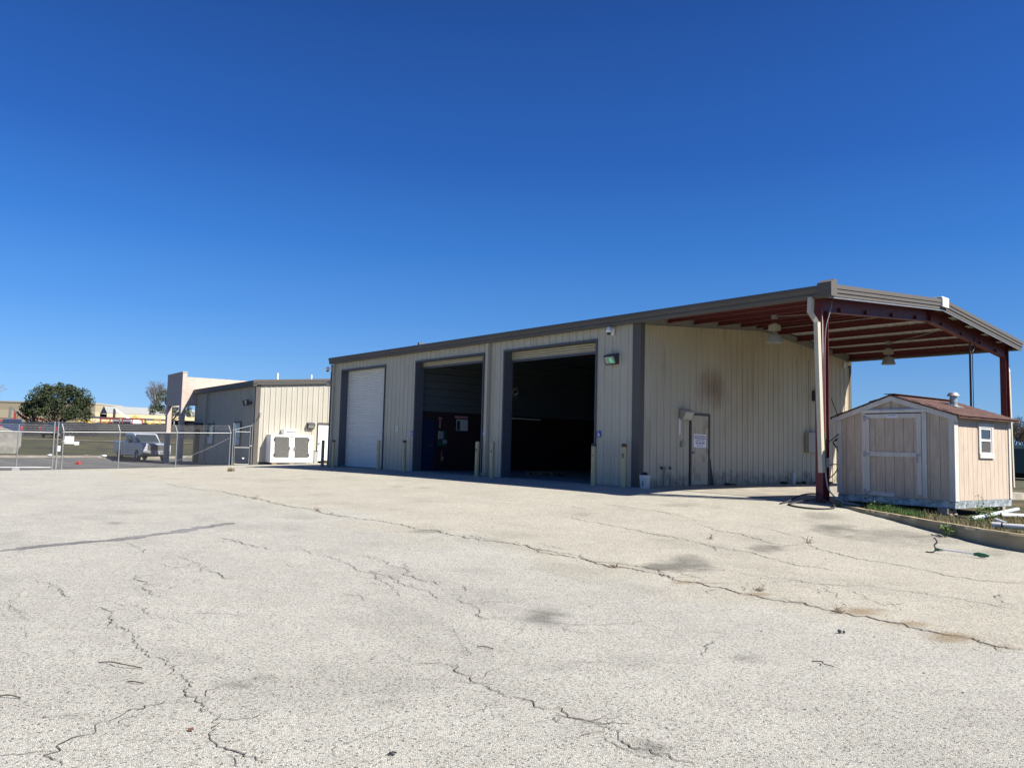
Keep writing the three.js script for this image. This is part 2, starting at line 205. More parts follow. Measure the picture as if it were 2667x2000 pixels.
const CRACKS=[[0.022,[[6.47,15.17],[7.07,15.24],[7.32,15.23],[7.55,15.25],[8.02,15.3],[8.35,15.28],[8.53,15.24],[8.88,15.27],[9.14,15.32],[9.29,15.3],[9.52,15.31],[9.74,15.32],[9.87,15.31],[10.02,15.38],[10.16,15.39],[10.34,15.46],[10.47,15.46],[10.57,15.45],[10.67,15.47],[10.73,15.45],[10.79,15.44]]],[0.022,[[9.55,15.48],[9.6,15.45],[9.64,15.54],[9.68,15.62],[9.73,15.74],[9.8,15.85],[9.87,15.97],[9.91,16.05],[9.97,16.11],[10.06,16.17],[10.16,16.23],[10.21,16.26]]],[0.012,[[10.67,15.47],[10.71,15.54]]],[0.03,[[-11.42,9.27],[-8.79,9.29],[-6.86,9.14],[-4.39,9.31],[-2.39,9.39],[-0.9,9.36],[0.53,9.41]]],[0.02,[[1.96,12.42],[2.86,12.42],[3.61,12.33]]],[0.015,[[1.76,13.84],[2.36,13.84],[3.12,13.85]]],[0.015,[[4.86,14.44],[5.28,14.44],[5.69,14.42]]],[0.015,[[4.89,13.75],[5.03,13.64],[5.4,13.66],[5.66,13.59]]],[0.013,[[6.3,14.95],[6.52,14.93],[6.75,14.87],[7.12,14.88],[7.4,14.84],[7.74,14.76]]],[0.01,[[5.57,14.63],[5.96,14.59],[6.37,14.57]]],[0.012,[[7.49,15.91],[7.13,15.79]]],[0.012,[[6.86,15.85],[5.61,15.74],[5.34,15.63]]],[0.012,[[7.82,15.76],[8.19,15.71]]],[0.012,[[5.28,15.32],[5.92,15.31]]],[0.012,[[6.83,14.16],[7.05,14.14]]],[0.012,[[3.65,13.62],[4.47,13.63],[5.02,13.66]]],[0.01,[[8.38,14.06],[8.52,13.97],[8.65,13.79]]],[0.012,[[10.7,14.96],[10.8,15.04],[10.88,15.1]]],[0.01,[[6.58,15.15],[7.16,15.22],[7.65,15.21],[8.05,15.25]]],[0.01,[[4.62,15.33],[5.14,15.35],[5.53,15.3]]],[0.01,[[5.97,15.82],[6.26,15.75],[6.5,15.66]]],[0.01,[[4.1,13.96],[4.39,13.9],[4.56,13.75]]],[0.01,[[5.05,11.94],[4.37,11.95],[3.45,11.86]]],[0.03,[[-0.43,9.33],[0.8,9.32],[1.74,9.26],[2.59,9.2],[3.39,9.12],[3.89,9.17],[4.4,9.17],[4.96,9.04],[5.33,8.98],[5.73,9.03],[6.2,9.09],[6.61,9.04],[6.99,9.14],[7.39,9.2],[7.64,9.05],[7.95,9.07],[8.41,9.18]]],[0.016,[[3.75,8.99],[4.32,8.92],[4.61,9.03],[5.12,8.8]]],[0.016,[[5.22,8.65],[5.64,8.68],[6.1,8.69]]],[0.022,[[5.63,9.02],[5.97,8.98],[6.43,8.87],[7.01,8.98],[7.36,8.84],[8.16,8.86]]],[0.02,[[3.07,6.04],[3.6,6.0],[4.33,6.04],[5.08,6.17],[5.65,6.28],[6.08,6.27]]],[0.02,[[1.47,4.87],[2.01,4.76],[2.65,4.83]]],[0.02,[[2.27,3.96],[2.92,3.95],[3.58,3.86],[4.32,4.01]]],[0.018,[[7.66,12.02],[7.89,12.12],[7.99,12.23],[8.12,12.19],[8.37,12.21],[8.61,12.31],[8.8,12.37],[8.91,12.2],[9.12,12.19],[9.24,12.12],[9.37,12.01],[9.49,11.8],[9.67,11.59],[9.75,11.4],[9.59,11.17]]],[0.01,[[9.37,12.01],[9.63,12.21]]],[0.015,[[5.63,11.3],[6.01,11.51],[6.34,11.74],[6.64,11.86],[6.9,11.79],[7.21,11.83]]],[0.012,[[7.31,11.67],[7.49,11.7],[7.66,11.82]]],[0.024,[[9.9,13.5],[10.0,13.57],[10.13,13.57],[10.29,13.62],[10.41,13.63],[10.52,13.68],[10.64,13.67],[10.78,13.68],[10.91,13.67],[11.04,13.64],[11.14,13.64],[11.29,13.63],[11.41,13.61],[11.52,13.63],[11.62,13.62],[11.73,13.67],[11.83,13.68],[11.94,13.65]]],[0.014,[[11.1,13.65],[11.2,13.7],[11.27,13.71]]],[0.012,[[9.4,13.18],[9.56,13.2],[9.7,13.24],[9.77,13.33]]],[0.01,[[9.09,12.98],[9.25,12.97],[9.43,13.08]]],[0.01,[[9.42,13.77],[9.54,13.77],[9.66,13.73],[9.72,13.76]]],[0.013,[[4.6,11.9],[5.13,11.95],[5.81,12.11],[6.46,12.05],[7.05,12.19],[7.32,12.17],[7.66,12.21],[7.88,12.22]]],[0.01,[[5.87,12.01],[6.27,12.11],[7.15,12.45],[7.58,12.53]]],[0.01,[[9.9,11.5],[10.04,11.47],[10.21,11.46]]],[0.012,[[4.81,11.41],[5.65,11.55],[6.04,11.6]]],[0.01,[[6.9,12.02],[7.13,12.07]]],[0.01,[[7.2,10.13],[7.75,10.21],[8.05,10.29]]],[0.009,[[9.6,12.78],[9.52,12.67],[9.16,12.23]]],[0.03,[[8.02,9.08],[8.34,9.13],[8.57,9.19],[8.71,9.17],[8.86,9.14],[9.14,9.19],[9.38,9.2],[9.63,9.25],[9.85,9.25],[10.04,9.21],[10.26,9.26],[10.46,9.27],[10.64,9.28],[10.9,9.25],[11.15,9.26],[11.4,9.27],[11.63,9.28],[11.83,9.22],[12.0,9.34],[12.25,9.33]]],[0.02,[[7.77,8.77],[8.1,8.72],[8.41,8.8],[8.64,8.87]]],[0.015,[[9.95,9.18],[10.14,9.22],[10.41,9.19]]],[0.015,[[11.85,9.13],[12.02,9.16],[12.21,9.19]]],[0.022,[[5.59,4.81],[5.98,4.97],[6.33,4.99],[6.81,5.13],[7.24,5.28],[7.72,5.45]]],[0.024,[[7.89,5.07],[8.21,5.28],[8.57,5.42],[9.04,5.6],[9.5,5.63],[9.94,5.67],[10.27,5.72],[10.63,5.82],[11.12,5.58]]],[0.02,[[5.66,6.24],[6.18,6.32],[6.59,6.34],[7.03,6.44],[7.44,6.42],[7.71,6.42],[8.02,6.63],[8.37,6.74],[8.75,6.78],[9.03,6.83],[9.27,6.81]]],[0.012,[[7.03,6.44],[7.34,6.85]]],[0.014,[[8.61,8.16],[8.88,8.07],[9.16,7.96],[9.45,7.93],[9.65,7.93],[9.85,7.72],[10.06,7.49],[10.29,7.44],[10.52,7.46],[10.73,7.41],[11.01,7.42],[11.28,7.42],[11.57,7.45]]],[0.012,[[9.65,7.93],[9.87,8.26],[10.02,8.3],[10.26,8.55]]],[0.012,[[9.45,8.14],[9.7,8.25],[9.96,8.49]]],[0.012,[[9.36,8.67],[9.12,8.44]]],[0.012,[[9.32,9.11],[9.09,8.69],[8.95,8.51]]],[0.014,[[11.21,6.59],[11.34,6.92],[11.56,7.24]]],[0.01,[[10.41,7.25],[10.55,7.31],[10.85,7.48]]],[0.01,[[10.07,7.95],[10.44,8.28],[10.78,8.49]]],[0.014,[[6.12,3.97],[6.74,4.15],[7.55,4.57]]],[0.01,[[7.79,4.94],[7.72,5.45],[7.47,5.95]]],[0.01,[[10.04,11.52],[10.23,11.46],[10.46,11.5],[10.65,11.52],[10.87,11.53]]],[0.02,[[11.84,13.69],[11.91,13.64],[11.99,13.65],[12.08,13.66]]],[0.014,[[3.77,3.95],[4.36,4.01],[5.24,4.38]]],[0.009,[[11.02,6.12],[11.32,6.24]]],[0.009,[[10.49,8.2],[10.89,8.47]]]];
const STAINS=[[9.48,15.03,0.07,-0.11,-0.11,-0.04,1],[9.41,14.84,0.05,-0.08,-0.08,-0.03,0.8],[9.65,15.43,0.03,-0.05,-0.07,-0.02,0.6],[-1.01,13.22,0.09,-0.15,-0.24,-0.06,1],[9.51,15.99,0.02,-0.03,-0.03,-0.0,0.8],[8.75,15.41,0.03,-0.05,-0.04,-0.01,0.5],[7.64,14.92,0.05,-0.07,-0.13,-0.04,0.4],[8.99,11.86,0.1,-0.15,-0.25,-0.24,1.2],[9.11,11.68,0.03,-0.06,-0.08,-0.08,0.8],[10.91,14.03,0.04,-0.06,-0.07,-0.05,1],[10.34,14.41,0.05,-0.09,-0.07,-0.04,0.7],[10.97,14.52,0.03,-0.03,-0.03,-0.01,0.9],[3.15,9.26,0.15,-0.21,-0.31,-0.21,1.1],[11.77,13.64,0.05,-0.06,-0.06,-0.07,1.4],[6.59,10.85,0.2,-0.32,-0.16,-0.12,0.4],[7.52,11.85,0.04,-0.05,-0.07,-0.05,0.7],[-4.98,4.8,0.25,-0.22,-0.29,-0.17,1],[-3.98,4.51,0.15,-0.15,-0.26,-0.17,1],[10.55,12.37,0.18,-0.26,-0.18,-0.2,0.35],[3.17,5.46,0.14,-0.18,-0.27,-0.28,0.6],[11.02,11.57,0.08,-0.12,-0.09,-0.13,1.0],[7.32,3.31,0.26,-0.31,-0.36,-0.67,1.6],[7.67,5.93,0.16,-0.22,-0.27,-0.44,1.5],[7.76,8.06,0.23,-0.36,-0.4,-0.52,1.6],[7.73,8.59,0.16,-0.25,-0.27,-0.32,1.6],[8.24,3.13,0.46,-0.64,-0.3,-0.67,1.0],[9.03,2.82,0.35,-0.53,-0.23,-0.6,0.8],[9.96,3.23,0.25,-0.37,-0.17,-0.5,0.7],[6.54,1.92,0.33,-0.42,-0.34,-0.63,0.9],[3.53,2.77,0.31,-0.34,-0.22,-0.28,0.8]];
const SILT=[[9.53,9.15,0.12,-0.19,-0.08,-0.12,1],[10.65,8.99,0.19,-0.29,-0.09,-0.18,1.2],[11.25,9.11,0.12,-0.17,-0.05,-0.13,1],[11.7,9.35,0.14,-0.21,-0.08,-0.21,1.6],[12.13,9.31,0.07,-0.11,-0.04,-0.11,1],[8.64,9.18,0.14,-0.22,-0.08,-0.11,1],[7.43,9.13,0.08,-0.13,-0.12,-0.13,1.2]];
const TAR=[[2.07, 15.69], [1.98, 15.37], [1.76, 14.9], [1.57, 14.4], [1.51, 13.83], [1.17, 13.26], [0.8, 12.56], [0.25, 11.74], [0.11, 11.45]];

// ---------- ground heights: a smooth surface through surveyed levels ----------
const G = (() => {
  const n = CP.length, N = n + 3, A = [], phi = r2 => r2 > 0 ? 0.5 * r2 * Math.log(r2) : 0;
  for (let i = 0; i < n; i++) { const r = new Float64Array(N + 1); for (let j = 0; j < n; j++) r[j] = phi((CP[i][0] - CP[j][0]) ** 2 + (CP[i][1] - CP[j][1]) ** 2) + (i === j ? 2 : 0); r[n] = 1; r[n + 1] = CP[i][0]; r[n + 2] = CP[i][1]; r[N] = CP[i][2]; A.push(r); }
  for (let k = 0; k < 3; k++) { const r = new Float64Array(N + 1); for (let j = 0; j < n; j++) r[j] = k ? CP[j][k - 1] : 1; A.push(r); }
  for (let c = 0; c < N; c++) {
    let p = c; for (let r = c + 1; r < N; r++) if (Math.abs(A[r][c]) > Math.abs(A[p][c])) p = r;
    [A[c], A[p]] = [A[p], A[c]];
    for (let r = 0; r < N; r++) if (r !== c) { const f = A[r][c] / A[c][c]; if (f) for (let k = c; k <= N; k++) A[r][k] -= f * A[c][k]; }
  }
  const w = A.map((r, i) => r[N] / r[i]);
  const f = (x, z) => { let s = w[n] + w[n + 1] * x + w[n + 2] * z; for (let i = 0; i < n; i++) s += w[i] * phi((x - CP[i][0]) ** 2 + (z - CP[i][1]) ** 2); return s; };
  return (x, z) => { const r = Math.hypot(x, z); return r < 220 ? f(x, z) : mix(f(x * 220 / r, z * 220 / r), -0.3, sstep(220, 340, r)); };
})();
const KERB = [[5.72, 0.1], [6.2, 0.36], [6.8, 0.77], [7.5, 1.14], [8.05, 1.5], [8.5, 1.78], [9.0, 2.04], [9.6, 2.38], [10.05, 2.56], [10.5, 2.6], [11.1, 2.35], [12, 1.5], [14, -0.8], [17, -4.5], [26, -16]];
const kerbZ = x => { for (let i = 0; i < KERB.length - 1; i++) if (x <= KERB[i + 1][0]) return mix(KERB[i][1], KERB[i + 1][1], clamp((x - KERB[i][0]) / (KERB[i + 1][0] - KERB[i][0]))); return -16; };
const kerbTop = x => x < 10 ? mix(-0.045, -0.145, clamp((x - 5.72) / 4.3)) : mix(-0.145, -0.3, clamp((x - 10) / 6));
function sheet(xs, zs, yf, keep, cf) {               // a height-field mesh with uv in metres
  const nx = xs.length, nz = zs.length, pos = new Float32Array(nx * nz * 3), uv = new Float32Array(nx * nz * 2), idx = [], col = cf && new Float32Array(nx * nz * 3);
  for (let j = 0; j < nz; j++) for (let i = 0; i < nx; i++) {
    const k = j * nx + i, x = xs[i], z = zs[j]; pos[k * 3] = x; pos[k * 3 + 1] = yf(x, z); pos[k * 3 + 2] = z; uv[k * 2] = x; uv[k * 2 + 1] = z;
    if (cf) { const c = cf(x, z); col[k * 3] = c[0]; col[k * 3 + 1] = c[1]; col[k * 3 + 2] = c[2]; }
    if (i < nx - 1 && j < nz - 1 && (!keep || keep((x + xs[i + 1]) / 2, (z + zs[j + 1]) / 2))) idx.push(k, k + nx, k + 1, k + 1, k + nx, k + nx + 1);
  }
  const g = new THREE.BufferGeometry(); g.setAttribute('position', new THREE.BufferAttribute(pos, 3)); g.setAttribute('uv', new THREE.BufferAttribute(uv, 2)); if (cf) g.setAttribute('color', new THREE.BufferAttribute(col, 3));
  g.setIndex(idx); g.computeVertexNormals(); return g;
}
const range = (a, b, s) => { const n = Math.round((b - a) / s), r = []; for (let i = 0; i <= n; i++) r.push(a + (b - a) * i / n); return r; };

// base ground out to the horizon
{
  const ax = [-900, -650, -450, -340, -280, -240, -200, ...range(-170, -50, 6), ...range(-47, 30, 1.5), ...range(36, 120, 12), 160, 240, 400, 700];
  const az = [-800, -560, -400, -300, -240, -200, -160, -130, ...range(-110, -30, 6), ...range(-27, 32, 1.5), ...range(38, 120, 10), 160, 240, 400, 700];
  struct('ground', sheet(ax, az, (x, z) => G(x, z) - 0.16), M(lin(0.17, 0.15, 0.085), 1, { map: tGrass }));
}
// weathered chip-seal pavement
const blot = (L, x, z) => { let s = 0; for (const [cx, cz, ax, az, bx, bz, k] of L) { const dx = x - cx, dz = z - cz; if (dx * dx + dz * dz > 36) continue; const D = ax * bz - az * bx, p = (dx * bz - dz * bx) / D, q = (ax * dz - az * dx) / D, r = Math.hypot(p, q) + 0.9 * (fbm(x * 2.3, z * 2.3, 3) - 0.5) + 0.7 * (vn(x * 9, z * 9) - 0.5); if (r < 1.3) s += k * sstep(1.3, 0.25, r); } return s; };
const paveCol = (x, z) => {
  const n = fbm(x * 0.22 + 3, z * 0.22, 3), m = fbm(x * 1.1, z * 1.1 + 9, 4), f = fbm(x * 5, z * 5, 3), p = sstep(9.9, 8.7, z + 2.2 * (m - 0.5) + 3 * (n - 0.5));
  let k = 0.92 + 0.16 * (m - 0.5) + 0.16 * (f - 0.5) - 0.10 * sstep(0.6, 0.8, fbm(x * 0.7 + 20, z * 1.2, 4)), r = mix(0.54, 0.56, p), g = mix(0.545, 0.55, p), b = mix(0.505, 0.478, p);
  const st = blot(STAINS, x, z); k *= 1 - 0.42 * clamp(st * (0.35 + 0.9 * f), 0, 1.35);
  const si = clamp(blot(SILT, x, z) * (0.3 + f)) * 0.95; r = mix(r, 0.36, si); g = mix(g, 0.29, si); b = mix(b, 0.19, si);
  return [r * k, g * k, b * k];
};
const pave = struct('asphalt_pavement', sheet([...range(-26.9, -2, 0.2), ...range(-1.88, 17.2, 0.1)], [...range(-9, 0, 0.3), ...range(0.1, 22, 0.1)], (x, z) => G(x, z),
  (x, z) => z > 0 ? (x < 5.75 || z > kerbZ(x) - 0.02) : x < -18.25, paveCol),
  new THREE.MeshStandardMaterial({ vertexColors: true, map: stoneTex(stoneD, true), bumpMap: stoneTex(stoneB, false), bumpScale: 0.003, roughness: 0.95 }));
function ribbon(pts, w, jag, y) {
  const P = []; let acc = 0;
  for (let i = 0; i < pts.length - 1; i++) { const [a, b] = pts[i], [c, d] = pts[i + 1], L = Math.hypot(c - a, d - b), n = Math.max(2, Math.ceil(L / Math.max(0.035, L / 60))); for (let k = 0; k < n; k++) { const t = k / n; P.push([mix(a, c, t), mix(b, d, t)]); } }
  P.push(pts.at(-1));
  const s = rr(0, 100), q = P.map(([x, z], i) => { const a = P[Math.max(0, i - 1)], b = P[Math.min(P.length - 1, i + 1)], L = Math.hypot(b[0] - a[0], b[1] - a[1]) || 1, nx = -(b[1] - a[1]) / L, nz = (b[0] - a[0]) / L; if (i) acc += L / 2; const o = jag * ((vn(acc * 2.2 + s, 1) - 0.5) * 2.2 + (vn(acc * 9 + s, 4) - 0.5) * 1.1 + (vn(acc * 22 + s, 9) - 0.5) * 0.7 + (rnd() - 0.5) * 0.45), e = Math.min(1, Math.min(i, P.length - 1 - i) / 4 + 0.15), ww = w * e * (0.38 + 0.75 * vn(acc * 7 + s, 7)); return [x + nx * o, z + nz * o, nx * ww / 2, nz * ww / 2]; });
  const pt = (x, z) => Object.assign(V(x, G(x, z) + y, z), { u: x, v: z }), L = [];
  for (let i = 0; i < q.length - 1; i++) { const a = q[i], b = q[i + 1]; L.push([pt(a[0] - a[2], a[1] - a[3]), pt(a[0] + a[2], a[1] + a[3]), pt(b[0] + b[2], b[1] + b[3]), pt(b[0] - b[2], b[1] - b[3])]); }
  return B().quads(L);
}
for (const [w, pts] of CRACKS) {
  const c = obj('crack', ribbon(pts, w * (Math.hypot(pts[0][0] - 14.6, pts[0][1] - 17) > 9 ? 0.85 : 0.42), 0.05 + w, 0.006), mat.crack, pave);
  const L = pts.length;                              // hairline side branches
  for (let k = 1; k < L - 1; k += 2) if (rnd() < 0.45) { const a = rr(0, 6.28), l = rr(0.1, 0.3), [x, z] = pts[k]; obj('crack', ribbon([[x, z], [x + l * Math.cos(a), z + l * Math.sin(a)], [x + 1.7 * l * Math.cos(a + rr(-0.5, 0.5)), z + 1.7 * l * Math.sin(a + rr(-0.5, 0.5))]], w * 0.32, 0.05, 0.005), mat.crack, pave); }
}
for (let i = 0; i < 130; i++) {                      // short hairlines of the crazed areas
  const x = rr(1, 11.5), z = rr(8.3, 16), a = -0.9 + rr(-0.7, 0.7) + (rnd() < 0.25 ? 1.5 : 0), l = rr(0.15, 0.7); if (fbm(x * 0.5, z * 0.5 + 3, 2) < 0.42) continue;
  obj('crack', ribbon([[x, z], [x + l * 0.5 * Math.cos(a), z + l * 0.5 * Math.sin(a)], [x + l * Math.cos(a + rr(-0.4, 0.4)), z + l * Math.sin(a + rr(-0.4, 0.4))]], rr(0.004, 0.008), 0.06, 0.005), mat.crack, pave);
}
obj('tar_seam', ribbon(TAR, 0.32, 0.05, 0.004), mat.tar, pave);
// canopy slab, drive beyond the fence, lawn, soil behind the kerb
struct('concrete_slab', B().quads([[V(0.04, 0.012, -0.03), V(5.95, -0.047, -0.03), V(5.95, -0.047, -12.7), V(0.04, 0.012, -12.7)].map(p => Object.assign(p, { u: p.x, v: p.z }))]).quads([[V(0.04, -0.3, -0.03), V(5.95, -0.3, -0.03), V(5.95, -0.047, -0.03), V(0.04, 0.012, -0.03)], [V(5.95, -0.3, -0.03), V(5.95, -0.3, -12.7), V(5.95, -0.047, -12.7), V(5.95, -0.047, -0.03)]]), mat.conc);
struct('drive', sheet(range(-49, -26.9, 0.8), range(-14, 26, 0.8), (x, z) => G(x, z) + 0.004), M(lin(0.2, 0.2, 0.19), 0.95, { map: tAsph }));
struct('lawn', sheet(range(-112, -49, 1.5), range(-42, 30, 1.5), (x, z) => G(x, z) + 0.05 + 0.12 * (fbm(x * 0.3, z * 0.3, 3) - 0.5), null, (x, z) => { const n = fbm(x * 0.12 + 5, z * 0.12, 4), p = 0.8 + 0.5 * (fbm(x * 0.9, z * 0.9, 3) - 0.5); return n > 0.55 ? [0.18 * p, 0.16 * p, 0.07 * p] : [0.13 * p, 0.13 * p, 0.058 * p]; }), M(0xffffff, 1, { vertexColors: true, map: tGrass }));
struct('kerb', (() => { const b = B(); for (let z = -12; z < 24; z += 3) b.bar(V(-49, G(-49, z) + 0.03, z), V(-49, G(-49, z + 3) + 0.03, z + 3), 0.4, 0.24); return b; })(), mat.conc);
struct('path', sheet(range(-77.4, -76, 0.7), range(-30, 6, 2), (x, z) => G(x, z) + 0.14), M(lin(0.34, 0.31, 0.22), 1, { map: tConc }));
const soilY = (x, z) => { const d = kerbZ(x) - z, base = G(x, z) + 0.05; return mix(kerbTop(x) - 0.05, base, sstep(0.1, 1.6, d)) + 0.05 * (fbm(x * 1.7, z * 1.7, 4) - 0.5); };
struct('soil', sheet([...range(5.98, 13, 0.12), ...range(13.4, 26, 0.6)], [...range(-30, -8, 0.9), ...range(-7.9, 2.6, 0.12)], soilY, (x, z) => z < kerbZ(x) - 0.03 && (z < -0.1 || x > 6.05),
  (x, z) => { const n = fbm(x * 1.6, z * 1.6, 4), m = fbm(x * 7, z * 7, 3), k = 0.7 + 0.6 * m; return n > 0.52 ? [0.11 * k, 0.115 * k, 0.045 * k] : [0.17 * k, 0.135 * k, 0.085 * k]; }), M(0xffffff, 1, { vertexColors: true, map: tGrass }));
// raised kerb: bevelled section swept along its line
{
  const K = []; for (let i = 0; i < KERB.length - 1; i++) { const n = i < 10 ? 9 : 4; for (let k = 0; k < n; k++) K.push([mix(KERB[i][0], KERB[i + 1][0], k / n), mix(KERB[i][1], KERB[i + 1][1], k / n)]); } K.push(KERB.at(-1));
  const L = [], sec = i => { const [x, z] = K[i], a = K[Math.max(0, i - 4)], b = K[Math.min(K.length - 1, i + 4)], l = Math.hypot(b[0] - a[0], b[1] - a[1]), nx = -(b[1] - a[1]) / l, nz = (b[0] - a[0]) / l, t = kerbTop(x) + 0.012 * (fbm(x * 4, z * 4, 3) - 0.5), c = fbm(x * 5 + 3, z * 5, 3) > 0.62 ? 0.02 : 0, y0 = Math.min(G(x, z), t) - 0.25; return [[0.085, y0], [0.08, t - 0.03 - c], [0.055 - c, t], [-0.07, t - 0.004], [-0.09, t - 0.03], [-0.09, y0]].map(([o, y]) => V(x + nx * o, y, z + nz * o)); };
  let run = 0;
  for (let i = 0; i < K.length - 1; i++) { const a = sec(i), b = sec(i + 1), l = a[0].distanceTo(b[0]); for (let k = 0; k < 5; k++) { const q = [a[k], b[k], b[k + 1], a[k + 1]].map(p => p.clone()); q[0].u = q[3].u = run; q[1].u = q[2].u = run + l; q.forEach((p, j) => p.v = p.y + (j > 1 ? k * 0.1 + 0.1 : k * 0.1)); L.push([q[0], q[1], q[2], q[3]]); } run += l; }
  struct('kerb', B().quads(L), mat.kerb);
}

// ---------- metal workshop with end canopy ----------
const WL = 18.29, WW = 12.19, RX = 5.76;
const roofY = z => 4.88 + (z > -WW / 2 ? 0.2 - z : z + WW + 0.2) / 12;
const RIB = 0.3048, sheetW = 0.9144;
function ribProfile(u0, u1) {                        // [u, height] across a ribbed sheet
  const p = [[u0, 0]];
  for (let k = Math.floor(u0 / RIB) - 1; k * RIB < u1 + RIB; k++) { const c = k * RIB + 0.15; for (const [d, h] of [[-0.034, 0], [-0.014, 0.031], [0.014, 0.031], [0.034, 0], [0.145, 0], [0.15, 0.006], [0.16, 0.006], [0.165, 0]]) { const u = c + d; if (u > u0 + 0.002 && u < u1 - 0.002) p.push([u, h]); } }
  p.push([u1, 0]); return p;
}
function ribSheet(b, u0, u1, y0, y1, place, uvf) {   // y0, y1 may be functions of u
  const f = v => typeof v === 'function' ? v : () => v, a0 = f(y0), a1 = f(y1), P = ribProfile(u0, u1), L = [];
  const pt = (u, h, y) => { const q = place(u, h, y); [q.u, q.v] = uvf ? uvf(u, y) : [u, y]; return q; };
  for (let i = 0; i < P.length - 1; i++) { const [a, ha] = P[i], [c, hc] = P[i + 1]; L.push([pt(a, ha, a0(a)), pt(c, hc, a0(c)), pt(c, hc, a1(c)), pt(a, ha, a1(a))]); }
  return b.quads(L);
}
const shop = thing('metal_workshop', 'beige ribbed metal workshop with three roller doors and a red steel end canopy', 'building');
const DOORS = [[-17.53, -13.83], [-11.45, -7.18], [-5.99, -1.71]], DH = 4.267;
{
  // front wall: liner with openings, outer sheets
  const lin_ = B(); let x = -WL;
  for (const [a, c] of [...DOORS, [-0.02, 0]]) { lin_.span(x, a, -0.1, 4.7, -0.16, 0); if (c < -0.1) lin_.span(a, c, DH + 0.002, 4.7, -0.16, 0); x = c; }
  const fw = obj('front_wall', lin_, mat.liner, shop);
  for (let s = 0; s < 20; s++) {
    const a = -WL + s * sheetW, c = Math.min(a + sheetW, -0.2), b = B(); if (a > -0.25) break;
    let cuts = [[a, c, -0.02]];
    for (const [d0, d1] of DOORS) cuts = cuts.flatMap(([p, q, y]) => y > 0 || d1 <= p || d0 >= q ? [[p, q, y]] : [[p, Math.max(p, d0), y], [Math.max(p, d0), Math.min(q, d1), DH + 0.05], [Math.min(q, d1), q, y]].filter(([m, n]) => n - m > 0.01));
    for (const [p, q, y] of cuts) ribSheet(b, p, q, y, 4.68, (u, h, yy) => V(u, yy, 0.012 + h));
    obj('wall_sheet', b, mat.wall, fw);
  }
  // end wall under the canopy
  const DZ0 = -2.27, DZ1 = -3.25;
  const gw = obj('end_wall', B().span(-0.16, 0, -0.1, 2.185, -0.17, DZ0 + 0.02).span(-0.16, 0, -0.1, 2.185, DZ1 - 0.02, -WW).ext([[0.17, 2.185], [WW, 2.185], [WW, roofY(-WW) - 0.06], [WW / 2, roofY(-WW / 2) - 0.06], [0.17, roofY(-0.17) - 0.06]], 0.16, {}, -0.16, 0, 0, 0, Math.PI / 2), mat.closure, shop);
  const topY = u => roofY(-u) - 0.30;
  for (let s = 0; s < 14; s++) {
    const a = 0.1 + s * sheetW, c = Math.min(a + sheetW, WW - 0.1); if (c - a < 0.05) break;
    const b = B(), d0 = -DZ0 - 0.03, d1 = -DZ1 + 0.03, pl = (u, h, y) => V(0.012 + h, y, -u);
    const go = (p, q, y) => { if (q - p > 0.01) { const m = WW / 2; if (p < m && q > m) { ribSheet(b, p, m, y, topY, pl); ribSheet(b, m, q, y, topY, pl); } else ribSheet(b, p, q, y, topY, pl); } };
    if (c <= d0 || a >= d1) go(a, c, 0.0); else { go(a, Math.max(a, d0), 0.0); go(Math.max(a, d0), Math.min(c, d1), 2.2); go(Math.min(c, d1), c, 0.0); }
    obj('wall_sheet', b, mat.gable, gw);
  }
  obj('wall_base', B().span(0.0, 0.05, -0.06, 0.005, -WW, -0.14), mat.concGrey, gw);
  // rear and far end walls
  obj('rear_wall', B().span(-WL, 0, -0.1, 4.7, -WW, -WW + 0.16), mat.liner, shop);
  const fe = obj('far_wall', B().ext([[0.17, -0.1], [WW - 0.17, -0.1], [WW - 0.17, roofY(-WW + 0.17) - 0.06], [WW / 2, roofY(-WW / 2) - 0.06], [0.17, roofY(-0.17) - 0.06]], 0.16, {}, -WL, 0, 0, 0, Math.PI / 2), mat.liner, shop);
  const fs = B(); ribSheet(fs, 0.05, WW / 2, -0.2, topY, (u, h, y) => V(-WL - 0.012 - h, y, -u)); ribSheet(fs, WW / 2, WW, -0.2, topY, (u, h, y) => V(-WL - 0.012 - h, y, -u)); obj('wall_sheet', fs, mat.wall, fe);
  obj('corner_trim', B().span(-0.245, 0.05, -0.03, 4.7, 0.012, 0.052).span(0.012, 0.052, -0.03, 4.66, -0.13, 0.012), mat.trim, shop);
  obj('corner_trim', B().span(-WL - 0.05, -WL + 0.09, -0.12, 4.66, 0.014, 0.05).span(-WL - 0.05, -WL - 0.012, -0.2, 4.6, -0.12, 0.014), mat.wall, shop);
  obj('corner_trim', B().span(0.012, 0.055, -0.03, 4.6, -WW - 0.04, -WW + 0.12), mat.trim, shop);
  // roof sheets on both slopes
  const rf = sub('roof', shop);
  const x0 = -WL - 0.2, n = Math.ceil((RX - 0.03 - x0) / sheetW);
  for (let s = 0; s < n; s++) {
    const a = x0 + s * sheetW, c = Math.min(a + sheetW, RX - 0.03);
    for (const side of [0, 1]) {
      const b = B(); ribSheet(b, a, c, side ? -WW / 2 : 0.2, side ? -WW - 0.2 : -WW / 2, (u, h, z) => V(u, roofY(z) + h, z)); obj('roof_sheet', b, mat.roofIn, rf);
    }
  }
